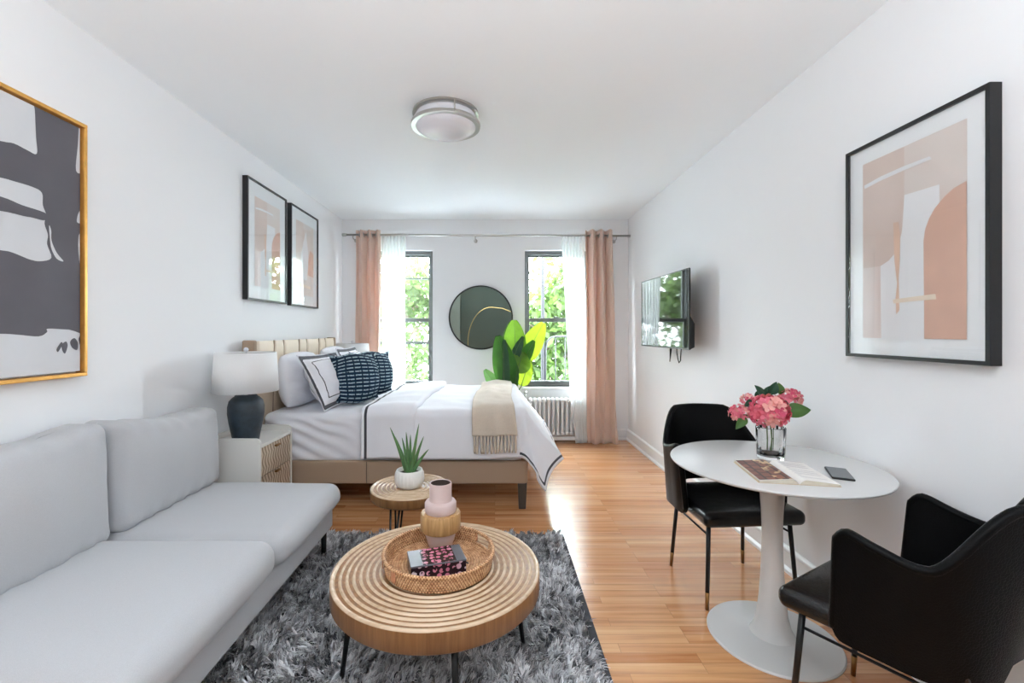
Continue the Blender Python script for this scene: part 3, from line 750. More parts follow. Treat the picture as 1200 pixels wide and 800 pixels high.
# ------------------------------------------------------------------ pillows
def pillow_mesh(w, h, th, flange=0.0, seed=0, pinch=.06, wr=.006, n=37, rnd=0.0):
    """pillow in its own frame: x width, y height, z thickness; st = (distance to edge, u, v)"""
    V = []; Fc = []; st = []; idx = {}
    for side in (1, -1):
        for i in range(n):
            for j in range(n):
                u, v = -1+2*i/(n-1), -1+2*j/(n-1)
                edge = i in (0, n-1) or j in (0, n-1)
                if edge and side == -1: idx[(side,i,j)] = idx[(1,i,j)]; continue
                fx, fy = 1-flange/w*2, 1-flange/h*2
                uu, vv = min(1, abs(u)/fx), min(1, abs(v)/fy)
                k = ((1-uu**2.4)*(1-vv**2.4))**.55 if uu < 1 and vv < 1 else 0
                x = u*w/2*(1-pinch*(1-abs(v)**2)*abs(u)**3*.0-pinch*(1-v*v)*abs(u)**2); y = v*h/2*(1-pinch*(1-u*u)*abs(v)**2)
                if rnd: x = lerp(x, x*math.sqrt(1-v*v/2), rnd); y = lerp(y, y*math.sqrt(1-u*u/2), rnd)
                z = side*(th/2*k+.003)+wr*k*noise.noise(Vector((u*3+seed*7, v*3, side*2+seed)))+(.004*noise.noise(Vector((u*9, v*9, seed))) if wr else 0)
                if edge: z *= .0
                idx[(side,i,j)] = len(V); V.append((x, y, z)); st.append((min((1-abs(u))*w/2, (1-abs(v))*h/2), u*w/2, v*h/2))
        for i in range(n-1):
            for j in range(n-1):
                q = tuple(idx[(side,a,b)] for a, b in ((i,j),(i+1,j),(i+1,j+1),(i,j+1)))
                Fc.append(q if side > 0 else tuple(reversed(q)))
    m = MB(); m.add(V, Fc, 0, True); m.st = st; return m
def cushion_mesh(w, th, seed, n=41):
    """overstuffed square cushion: rounded sides, its corners drawn out to points"""
    V = []; Fc = []; st = []; idx = {}
    for side in (1, -1):
        for i in range(n):
            for j in range(n):
                u, v = -1+2*i/(n-1), -1+2*j/(n-1); edge = i in (0, n-1) or j in (0, n-1)
                if edge and side == -1: idx[(side,i,j)] = idx[(1,i,j)]; continue
                dx, dy = u*math.sqrt(1-v*v/2), v*math.sqrt(1-u*u/2); q = .72
                x, y = u*(1-q)+dx*q, v*(1-q)+dy*q; ear = (abs(u)*abs(v))**9
                x *= 1+.30*ear; y *= 1+.30*ear
                k = ((1-abs(u)**2.2)*(1-abs(v)**2.2))**.5
                z = side*(th/2*k)+.012*k*noise.noise(Vector((u*2.5+seed*7, v*2.5, side*2+seed)))
                idx[(side,i,j)] = len(V); V.append((x*w/2, y*w/2, z)); st.append((0, u*w/2, v*w/2))
        for i in range(n-1):
            for j in range(n-1):
                q = tuple(idx[(side,a,b)] for a, b in ((i,j),(i+1,j),(i+1,j+1),(i,j+1)))
                Fc.append(q if side > 0 else tuple(reversed(q)))
    m = MB(); m.add(V, Fc, 0, True); m.st = st; return m
def place_pillow(name, lab, cat, mats, mesh, bottom, tilt, yaw, group=None, roll=0):
    """stands on its lower edge at 'bottom'; faces +x when yaw = 0; tilt leans its top back"""
    o = mesh.build(name, mats); tag(o, lab, cat, group)
    hh = max(v.co.y for v in o.data.vertices)
    # local: x width -> along world y, y height -> up, z thickness -> +x
    base = Matrix(((0,0,1,0),(1,0,0,0),(0,1,0,0),(0,0,0,1)))
    R = Matrix.Rotation(yaw, 4, 'Z') @ Matrix.Rotation(-tilt, 4, 'Y') @ base @ Matrix.Rotation(roll, 4, 'Z')
    # object's origin is its centre; move so that the lowest point touches the sheet
    zmin = min((R @ v.co).z for v in o.data.vertices)
    o.matrix_world = Matrix.Translation((bottom[0], bottom[1], bottom[2]-zmin)) @ R
    return o
mt['sham'] = band_mat('white_sham_with_dark_border', (234, 234, 240), [(0, .010, .042), (0, .082, .089)], (72, 72, 78))
def shibori():
    m = N('indigo_dash_weave'); a = m.attr('st'); sp = m.n('ShaderNodeSeparateXYZ'); m.l(a.outputs['Vector'], sp.inputs[0])
    x = m.math('MULTIPLY', sp.outputs[1], 16.0); y = m.math('MULTIPLY', sp.outputs[2], 32.0)
    y = m.math('ADD', y, m.math('MULTIPLY', m.noise(m.co('Object'), 5, 2), .5))
    fy = m.math('FRACT', m.math('ADD', y, 50.0)); fx = m.math('FRACT', m.math('ADD', x, 50.0))
    k = m.math('MULTIPLY', m.math('MULTIPLY', m.math('GREATER_THAN', fy, .60), m.math('LESS_THAN', fy, .92)), m.math('GREATER_THAN', fx, .2))
    f = m.noise(m.co('Object'), 120, 2)
    k = m.math('MULTIPLY', k, m.math('GREATER_THAN', f, .40))
    col = m.mix(k, m.ramp(f, [(.3, lin((24, 38, 54))), (.7, lin((38, 58, 78)))]), lin((164, 186, 194)))
    m.bsdf(col, .9, 0, .15, m.bump(f, .3, .004)); return m.m
mt['indigo'] = shibori()
SZ = .722
place_pillow('white_pillow', 'plain white pillow against the headboard, nearest the near lamp', 'pillow', 'linen', pillow_mesh(.68, .44, .21, seed=1, wr=.022, pinch=.0, rnd=.36), (-1.615, 3.79, SZ), .12, 0, 'white pillows')
place_pillow('white_pillow', 'plain white pillow against the headboard, on the far window side', 'pillow', 'linen', pillow_mesh(.66, .46, .21, seed=2, wr=.022, pinch=.0, rnd=.36), (-1.615, 4.60, SZ), .12, 0, 'white pillows')
place_pillow('bordered_sham', 'white pillow sham with charcoal border leaning in front, nearest the camera', 'pillow', 'sham', pillow_mesh(.70, .48, .23, .05, seed=3, wr=.024), (-1.365, 3.78, SZ), .48, -.08, 'bordered shams')
place_pillow('bordered_sham', 'white pillow sham with charcoal border behind the farther indigo cushion', 'pillow', 'sham', pillow_mesh(.70, .50, .19, .05, seed=4, wr=.018), (-1.385, 4.56, SZ), .45, .05, 'bordered shams')
place_pillow('indigo_cushion', 'round-looking dark indigo cushion with pale dashes, nearer of the two', 'cushion', 'indigo', cushion_mesh(.42, .27, 5), (-1.175, 3.82, SZ), .18, -.85, 'indigo cushions')
place_pillow('indigo_cushion', 'dark indigo cushion with pale dashes, farther one, half behind its twin', 'cushion', 'indigo', cushion_mesh(.42, .27, 6), (-1.15, 4.25, SZ), .18, -.80, 'indigo cushions')

# ------------------------------------------------------------------ nightstands and lamps
def wavy():
    m = N('wavy_carved_drawer'); v = m.co('Object'); sp = m.n('ShaderNodeSeparateXYZ'); m.l(v, sp.inputs[0])
    tri = m.math('PINGPONG', sp.outputs[2], .045)
    x = m.math('ADD', sp.outputs[1], m.math('MULTIPLY', m.math('SMOOTH_MIN', tri, .036, .02), .55))
    f = m.math('FRACT', m.math('ADD', m.math('MULTIPLY', x, 29.0), 100.0))
    col = m.ramp(f, [(0, lin((118, 96, 78))), (.34, lin((118, 96, 78))), (.42, lin((196, 176, 152))), (.92, lin((206, 188, 166))), (1, lin((118, 96, 78)))])
    g = m.noise(m.co('Object', (40, 40, 6)), 1, 4)
    m.bsdf(m.mix(.25, col, m.ramp(g, [(.3, lin((150, 124, 100))), (.7, lin((222, 204, 182)))])), .5, 0, .4); return m.m
mt['wavy'] = wavy()
def nightstand(lab, y):
    t = thing('nightstand', lab, 'nightstand', (-1.66, y, 0), 0, 'nightstands beside the bed')
    w, x0, x1 = .45, XL+.03+1.66, -1.47+1.66
    def side(ya, yb):
        m = MB(); r = .03
        pr = [(x0, .19), (x1, .19)]+[(x1-r+r*math.cos(a), .655-r+r*math.sin(a)) for a in [PI/2*k/6 for k in range(7)]]+[(x0+r-r*math.sin(a), .655-r+r*math.cos(a)) for a in [PI/2*k/6 for k in range(7)]]
        n = len(pr); V = [(x, ya, z) for x, z in pr]+[(x, yb, z) for x, z in pr]
        m.add(V, [tuple(range(n)), tuple(reversed(range(n, 2*n)))]+[(i, (i+1) % n, n+(i+1) % n, n+i) for i in range(n)], 0, False)
        bev(loc_part(m, 'side_panel', 'white_lacquer', t), .003)
    side(-w/2, -w/2+.018); side(w/2-.018, w/2)
    m = MB(); m.box((x0, -w/2+.018, .592), (x1-.004, w/2-.018, .612)); m.box((x0, -w/2+.018, .19), (x1-.004, w/2-.018, .21)); m.box((x0, -w/2+.018, .21), (x0+.01, w/2-.018, .592))
    m.box((x0, -w/2+.018, .612), (x0+.014, w/2-.018, .648))
    loc_part(m, 'carcass', 'white_lacquer', t)
    for (a, b) in ((.408, .588), (.214, .403)):
        m = MB().box((x1-.03, -w/2+.021, a), (x1-.006, w/2-.021, b)); d = loc_part(m, 'drawer', 'wavy', t)
        h = MB(); h.rbox((x1+.004, 0, b-.024 if a > .4 else b-.012), (.011, .028, .006), .004, 2, 2); loc_part(h, 'handle', 'brass', d)
    for sx in (x0+.04, x1-.04):
        for sy in (-w/2+.04, w/2-.04):
            loc_part(MB().lathe([(.010,0),(.016,.19)], 16, (sx, sy, 0)), 'leg', 'brass', t)
    return t
ns = nightstand('off-white nightstand with wavy carved drawers between the grey sofa and the bed', 3.075)
dup(ns, (-1.66, 5.247, 0), 0, 'off-white nightstand on the window side of the bed, mostly hidden')
lamp = thing('table_lamp', 'dark slate urn lamp with white drum shade on the near nightstand', 'table lamp', (-1.635, 2.99, .612), 0, 'bedside lamps')
loc_part(MB().lathe([(.072,0),(.078,.004),(.086,.05),(.1,.12),(.109,.18),(.109,.225),(.1,.262),(.08,.285),(.068,.291),(.066,.298),(.02,.3)], 48, fr=lambda a, k: 1+.004*math.sin(5*a+k)), 'base', 'urn', lamp)
m = MB().lathe([(.012,.298),(.012,.39),(.004,.4)], 14); m.tube([(.004,0,.38),(.03,0,.45),(.03,0,.53),(.0,0,.575)], .0025, 6); m.tube([(-.004,0,.38),(-.03,0,.45),(-.03,0,.53),(.0,0,.575)], .0025, 6)
loc_part(m, 'stem', 'nickel', lamp)
sh = MB(); sh.lathe([(.198,.325),(.182,.578)], 64); sh.f = [q for q in sh.f if len(q) == 4]; sh.m = sh.m[:len(sh.f)]; sh.sm = sh.sm[:len(sh.f)]
o = loc_part(sh, 'lamp_shade', 'shade', lamp, fixn=False); sd = o.modifiers.new('Solidify', 'SOLIDIFY'); sd.thickness = .004
m = MB()
for a in (0, 2*PI/3, 4*PI/3): m.tube([(0,0,.576), (.18*math.cos(a), .18*math.sin(a), .574)], .002, 6)
loc_part(m, 'spider', 'nickel', lamp)
loc_part(MB().lathe([(.004,.572),(.004,.584),(.014,.588),(.016,.599),(.010,.609),(.0005,.612)], 20), 'finial', 'opal', lamp)
dup(lamp, (-1.63, 5.20, .612), 0, 'dark urn lamp with white drum shade on the window-side nightstand, behind the cushions')

# ------------------------------------------------------------------ sofa
t = thing('grey_sofa', 'light grey armless two-seat sofa along the left wall', 'sofa', (-1.4, 1.95, 0))
SY0, SY1, SM = 1.15, 2.74, 1.965
m = MB(); m.rbox((-1.415, (SY0+SY1)/2, .225), (.445, (SY1-SY0)/2-.01, .065), .018, 3, 6); m.build('base', 'sofa', t)
m = MB(); m.rbox((-1.845, (SY0+SY1)/2, .45), (.020, (SY1-SY0)/2-.03, .22), .016, 3, 4); m.build('back_panel', 'sofa', t)
def seat(y0, y1, top, xf, seed):
    hz = (top-.285)/2; h = (abs(xf+1.82)/2, (y1-y0)/2, hz)
    def fn(q, h):
        p = Vector(q); u, v = p.x/h[0], p.y/h[1]
        k = max(0, 1-abs(u)**3)*max(0, 1-abs(v)**3)
        if p.z > 0: p.z += .022*k
        p.x += (.018*(1-(p.z/h[2])**2)*(1-v**4) if p.x > 0 else 0)
        p.z += .005*noise.noise(Vector((p.x*4, p.y*4, seed)))
        return p
    m = MB(); m.rbox(((xf-1.82)/2, (y0+y1)/2, .285+hz), h, .062, 6, 22, fn); return m.build('seat_cushion', 'sofa', t)
seat(SY0, SM, .44, -.935, 1); seat(SM+.004, SY1+.012, .425, -.925, 2)
def backc(y0, y1, tilt, seed, zt=.93, thk=.095, dz=0):
    h = (thk, (y1-y0)/2, (zt-.425)/2)
    def fn(q, h):
        p = Vector(q); v, w = p.y/h[1], p.z/h[2]
        k = max(0, 1-abs(v)**2.2)*max(0, 1-abs(w)**2.2)
        if p.x > 0: p.x += .045*k
        p.z -= (.022*(1-v*v)-.018*abs(v)**6+dz*(v+1)*.5)*ss(-.2, 1, w)
        f = 1-abs(w)
        if p.x > 0: p.x += .010*max(0, .35-f)*3*math.sin(p.y*55+3*noise.noise(Vector((p.y*6, seed, 0))))
        p += Vector((.010*noise.noise(Vector((p.y*5, p.z*5, seed))), .012*noise.noise(Vector((p.z*5, seed, p.y*2)))*ss(.5, 1, abs(v)), .012*noise.noise(Vector((p.y*9, seed, 4)))*ss(.5, 1, w)))
        p.x -= tilt*(p.z+h[2])
        return p
    m = MB(); m.rbox((-1.735, (y0+y1)/2, (.425+zt)/2), h, .05, 6, 24, fn); return m.build('back_cushion', 'sofa', t)
backc(1.17, 1.965, .05, 3, .935); backc(2.0, 2.745, .05, 7, .93, .092, .06)
for (x, y) in ((-1.0, 2.66), (-1.0, 1.25), (-1.78, 2.66), (-1.78, 1.25)):
    MB().lathe([(.014,0),(.016,.17)], 16, (x, y, 0)).build('leg', 'black_metal', t)

# ------------------------------------------------------------------ shag rug
RX0, RX1, RY0, RY1 = -1.30, .455, .95, 2.97
t = thing('shag_rug', 'charcoal grey shag rug under the round coffee table', 'rug', ((RX0+RX1)/2, (RY0+RY1)/2, 0))
m = MB(); m.rbox(((RX0+RX1)/2, (RY0+RY1)/2, .006), ((RX1-RX0)/2-.01, (RY1-RY0)/2-.01, .005), .004, 2, 2)
m.build('backing', mk('rug_backing', (70, 70, 76), .95, var=(30, .2), bump=(200, .5)), t)
def shag():
    m = N('shag_yarn'); a = m.attr('st'); sp = m.n('ShaderNodeSeparateXYZ'); m.l(a.outputs['Vector'], sp.inputs[0])
    col = m.ramp(sp.outputs[0], [(0, lin((96, 95, 97))), (.4, lin((166, 165, 168))), (.75, lin((214, 213, 216))), (1, lin((240, 240, 242)))])
    m.bsdf(col, .55, 0, .35); return m.m
mt['shag'] = shag()
def pile():
    g = RNG; sp = .022; nx, ny = int((RX1-RX0-.04)/sp), int((RY1-RY0-.04)/sp)
    gx, gy = np.meshgrid(RX0+.02+sp*np.arange(nx), RY0+.02+sp*np.arange(ny)); gx = gx.ravel(); gy = gy.ravel(); n = len(gx)
    gx = gx+g.uniform(-.012, .012, n); gy = gy+g.uniform(-.008, .008, n)
    ang = np.array([4*noise.noise(Vector((x*3.2, y*3.2, .3)))+2.6*noise.noise(Vector((x*11, y*11, 2.3))) for x, y in zip(gx, gy)])+g.normal(0, .75, n)
    lean = g.uniform(.25, .95, n); tone = np.clip(g.normal(.58, .26, n), 0, 1)
    K = 14; N_ = n*K
    bx = np.repeat(gx, K)+g.normal(0, .005, N_); by = np.repeat(gy, K)+g.normal(0, .004, N_)
    an = np.repeat(ang, K)+g.normal(0, .42, N_); le = np.repeat(lean, K)+g.normal(0, .15, N_); L = g.uniform(.036, .060, N_); tn = np.clip(np.repeat(tone, K)+g.normal(0, .16, N_), 0, 1)
    dx, dy = np.cos(an), np.sin(an); wx, wy = -dy, dx
    W = g.uniform(.0018, .0030, N_)
    P_ = []
    for s, wd in ((0, 1.0), (.4, 1.15), (.75, .9), (1.0, .25)):
        out = L*(s**1.6)*np.sin(le)*1.05; up = L*s*np.cos(le*s)*.85+.009
        cx, cy = bx+dx*out, by+dy*out
        P_.append(np.stack([cx+wx*W*wd, cy+wy*W*wd, up], 1)); P_.append(np.stack([cx-wx*W*wd, cy-wy*W*wd, up], 1))
    V = np.stack(P_, 1).reshape(-1, 3).astype(np.float32)
    b = (np.arange(N_)*8)[:, None]
    Q = np.concatenate([b+np.array([[0,1,3,2]]), b+np.array([[2,3,5,4]]), b+np.array([[4,5,7,6]])], 1).reshape(-1).astype(np.int32)
    me = bpy.data.meshes.new('pile'); me.vertices.add(len(V)); me.vertices.foreach_set('co', V.ravel())
    nf = N_*3; me.loops.add(nf*4); me.loops.foreach_set('vertex_index', Q); me.polygons.add(nf)
    me.polygons.foreach_set('loop_start', np.arange(nf, dtype=np.int32)*4)
    me.update(calc_edges=True); me.polygons.foreach_set('use_smooth', np.ones(nf, dtype=bool))
    a = me.attributes.new('st', 'FLOAT_VECTOR', 'POINT'); st = np.zeros((len(V), 3), np.float32); st[:, 0] = np.repeat(tn, 8); a.data.foreach_set('vector', st.ravel())
    me.materials.append(mt['shag']); o = bpy.data.objects.new('pile', me); C.objects.link(o); o['kind'] = 'stuff'
    o.parent = t; o.matrix_parent_inverse = t.matrix_basis.inverted()
pile()

# ------------------------------------------------------------------ coffee table, small table
def ribbed_table(name, lab, c, r, z, th, nring, ring, leg_ang, leg_r, hair, flat=.0):
    t = thing(name, lab, 'coffee table' if r > .3 else 'side table', (c[0], c[1], 0))
    prof = [(.0005, z)]
    k = nring
    for i in range(nring):                      # ridges, counted from the outside in
        pass
    rr = r-.012-nring*ring
    prof = [(.0005, z-.002), (rr, z-.002)]
    for i in range(nring):
        for q in range(1, 9):
            a = q/8; prof.append((rr+(i+a)*ring, z-.001-.0095*math.sin(PI*a)**.9))
    prof += [(r-.006, z), (r-.001, z-.003), (r, z-.008)]
    m = MB(); m.lathe(list(reversed(prof)), 120, c+(0,)); m.f = m.f[:-1] if len(m.f[-1]) > 4 else m.f
    m.f = [q for q in m.f if len(q) == 4]; m.m = [0]*len(m.f); m.sm = [True]*len(m.f)
    top = m.build('tabletop', 'oak_top', t)
    m = MB(); m.lathe([(r-.03, z-th), (r-.008, z-th+.002), (r-.001, z-th+.01), (r, z-.008)], 120, c+(0,)); m.f = [q for q in m.f if len(q) <= 4 or True]
    m.build('rim', 'oak_rim', t, auto=50)
    for a in leg_ang:
        a = math.radians(a); e = Vector((math.cos(a), math.sin(a), 0)); s = Vector((-e.y, e.x, 0)); o = Vector((c[0], c[1], 0))
        m = MB()
        if hair:
            A = [o+e*(leg_r-.03)+s*.030, o+e*(leg_r-.03)-s*.030]; ft = o+e*(leg_r+.012)
            for q, sg in zip(A, (1, -1)): m.tube([q+Vector((0,0,z-th)), ft+s*sg*.008+Vector((0,0,.006))], .0058, 8)
            m.box((-.03,-.055,z-th-.004), (.03,.055,z-th), M=Matrix.Translation(o+e*(leg_r-.03)) @ Matrix.Rotation(a, 4, 'Z'))
        else:
            m.tube([o+e*(leg_r-.03)+Vector((0,0,z-th)), o+e*(leg_r+.012)+Vector((0,0,.006))], [.0125, .008], 12)
            m.box((-.03,-.03,z-th-.004), (.03,.03,z-th), M=Matrix.Translation(o+e*(leg_r-.03)) @ Matrix.Rotation(a, 4, 'Z'))
        m.build('leg', 'black_metal', t)
    return t
CT = (-.226, 1.79); CZ = .415
ribbed_table('round_coffee_table', 'large round oak coffee table with ribbed top on the grey rug', CT, .40, CZ, .085, 15, .0245, (197, 287, 17, 107), .35, False)
ST = (-.484, 2.60); SZT = .45
ribbed_table('round_side_table', 'small round ribbed oak table holding the aloe pot', ST, .222, SZT, .062, 8, .0245, (246, 6, 126), .17, True)

# ------------------------------------------------------------------ rattan tray
t = thing('rattan_tray', 'round woven rattan tray on the large coffee table', 'tray', (CT[0]+.006, CT[1]-.002, CZ))
def coil_pts(r, z, a0, a1, n=96): return [(r*math.cos(a0+(a1-a0)*k/n), r*math.sin(a0+(a1-a0)*k/n), z+.0006*math.sin(k*1.9)) for k in range(n+1)]
TR = .203; HA = [math.radians(211), math.radians(34)]; hw = .24
wall = MB()
for k in range(7):
    z = .005+k*.0088; r = TR+.0016*k
    if k in (2, 3, 4, 5):
        wall.tube(coil_pts(r, z, HA[0]+hw, HA[1]+2*PI-hw), .0046, 8); wall.tube(coil_pts(r, z, HA[1]+hw, HA[0]-hw), .0046, 8)
    else: wall.tube(coil_pts(r, z, 0, 2*PI, 128)[:-1], 0.0048 if k < 6 else .0072, 8, True)
loc_part(wall, 'woven_wall', 'rattan', t)
base = MB()
for k in range(19): base.tube(coil_pts(.006+k*.0104, .0055, 0, 2*PI, 64)[:-1], .0055, 6, True)
loc_part(base, 'woven_base', 'rattan', t)
for h in HA:
    for s in (-1, 1):
        a = h+s*(hw+.055); m = MB()
        m.grid(7, 6, lambda u, v: ((TR+.012)*math.cos(a+(u-.5)*.11), (TR+.012)*math.sin(a+(u-.5)*.11), .016+.042*v)); o = loc_part(m, 'leather_tab', 'leather_tab', t)
        sd = o.modifiers.new('Solidify', 'SOLIDIFY'); sd.thickness = .004; sd.offset = 0
TZ = CZ+.0118
# ------------------------------------------------------------------ vase on the tray
t = thing('tiered_vase', 'pink ceramic tiered vase with a wooden band in the rattan tray', 'vase', (-.229, 1.918, TZ))
loc_part(MB().lathe([(.045,0),(.05,.004),(.066,.06),(.067,.072)], 56), 'foot', 'pink', t)
loc_part(MB().lathe([(.058,.068),(.080,.07),(.084,.076),(.084,.137),(.080,.143),(.058,.144)], 64), 'wooden_band', 'mango', t, auto=40)
loc_part(MB().lathe([(.05,.142),(.062,.143),(.066,.15),(.066,.182),(.061,.190),(.0475,.192),(.0465,.2),(.0465,.262),(.045,.266),(.0425,.266),(.0415,.263)], 64, cap=False), 'neck', 'pink', t, auto=50)
m = MB().lathe([(.0415,.263),(.041,.26),(.041,.15),(.0005,.148)], 64); m.f = m.f[:-1] if len(m.f[-1]) > 4 else m.f; m.f = [q for q in m.f if len(q) == 4]; m.m = [0]*len(m.f); m.sm = [True]*len(m.f); loc_part(m, 'hollow', 'dark_inside', t, fixn=False)
# ------------------------------------------------------------------ patterned box
def blossom():
    m = N('dark_blossom_print'); v = m.co('Object', (1, 1, 1))
    vo = m.n('ShaderNodeTexVoronoi'); m.l(v, vo.inputs['Vector']); vo.inputs['Scale'].default_value = 42; vo.inputs['Randomness'].default_value = .45
    sp = m.n('ShaderNodeSeparateXYZ'); m.l(v, sp.inputs[0])
    band = m.math('SINE', m.math('MULTIPLY', m.math('ADD', sp.outputs[0], m.math('MULTIPLY', sp.outputs[1], .5)), 60))
    k = m.math('MULTIPLY', m.math('LESS_THAN', vo.outputs['Distance'], .42), m.math('GREATER_THAN', m.noise(v, 60, 2), .42))
    tone = m.ramp(m.math('ADD', m.math('MULTIPLY', sp.outputs[0], 4.5), .5), [(.1, lin((206, 198, 208))), (.35, lin((206, 130, 150))), (.7, lin((190, 110, 134))), (1, lin((214, 200, 212)))])
    m.bsdf(m.mix(k, lin((40, 26, 34)), tone), .22, 0, .5); return m.m
mt['blossom'] = blossom(); mt['box_grey'] = mk('slate_grey_card', (96, 98, 106), .3, var=(20, .1))
t = thing('patterned_box', 'dark oblong box with a pink blossom pattern in the rattan tray', 'box', (-.222, 1.722, TZ), math.radians(17))
m = MB().box((-.102,-.062,0), (.102,.062,.05)); bev(loc_part(m, 'box_body', 'blossom', t), .002)
m = MB().box((-.103,-.063,.05), (.103,.063,.056)); bev(loc_part(m, 'lid', 'box_grey', t), .002)
m = MB().box((-.058,-.061,.056), (.066,.061,.0565)); loc_part(m, 'lid_print', 'blossom', t)
m = MB(); m.tube([(.103,.0,.02),(.112,-.004,.016),(.122,-.012,.013)], .0028, 6); loc_part(m, 'pull_cord', 'rubber', t)

# ------------------------------------------------------------------ aloe
t = thing('potted_aloe', 'spiky green aloe in a ribbed white pot on the small table', 'potted plant', (-.486, 2.588, SZT))
prof = [(.06,0),(.07,.002),(.079,.02),(.083,.045),(.080,.078),(.074,.09),(.072,.095),(.068,.095),(.066,.09),(.066,.07),(.0005,.07)]
loc_part(MB().lathe(prof, 144, fr=lambda a, k: 1+(.016*math.cos(24*a) if 2 <= k <= 4 else 0)), 'pot', 'pot', t)
loc_part(MB().lathe([(.066,.071),(.05,.078),(.0005,.084)], 32, fr=lambda a, k: 1+.02*math.sin(7*a)), 'soil', 'soil', t)
tips = [(457,500.5,0),(462,510,.05),(471,512.5,.04),(475.8,506,-.02),(481,509,.05),(491,496,0),(496.6,511,.04),(502.6,526,-.02),(486,520,-.05),(468,522,-.05)]
o = Vector((-.486, 2.588, SZT))
for k, (px, py, dy) in enumerate(tips):
    tip = P(px, py, 2.588+dy)-o; b = Vector((tip.x*.16, tip.y*.3, .072)); md = b.lerp(tip, .5)+Vector((-tip.x*.06, 0, .012))
    def leaf(u, v, b=b, md=md, tip=tip):
        p = b*(1-v)**2+md*2*v*(1-v)+tip*v*v; w = .0105*(1-v)**.75*(1+.5*v)+.0006; a = 2*PI*u
        sd = Vector((1, 0, 0)); d = (tip-b).normalized(); sd = (sd-d*sd.dot(d)).normalized(); nn = sd.cross(d)
        return p+sd*w*math.cos(a)+nn*w*.45*math.sin(a)-nn*.4*w*math.cos(a)**2
    loc_part(MB().grid(13, 14, leaf), 'leaf', 'aloe', t)
# ------------------------------------------------------------------ round pedestal table
TC = (1.206, 1.98); TZ_ = .758
t = thing('pedestal_table', 'round white pedestal table by the right wall', 'dining table', (TC[0], TC[1], 0))
loc_part(MB().lathe([(.30,TZ_-.024),(.385,TZ_-.020),(.411,TZ_-.010),(.414,TZ_-.004),(.412,TZ_-.001),(.408,TZ_),(.0005,TZ_)], 128), 'tabletop', 'table_white', t, auto=35)
loc_part(MB().lathe([(.258,0),(.2585,.004),(.254,.009),(.19,.014),(.10,.018),(.088,.020),(.083,.028),(.072,.05),(.060,.1),(.052,.17),(.045,.27),(.041,.38),(.040,.47),(.043,.56),(.050,.65),(.062,.72),(.085,TZ_-.022)], 96), 'pedestal', 'table_white', t, auto=35)

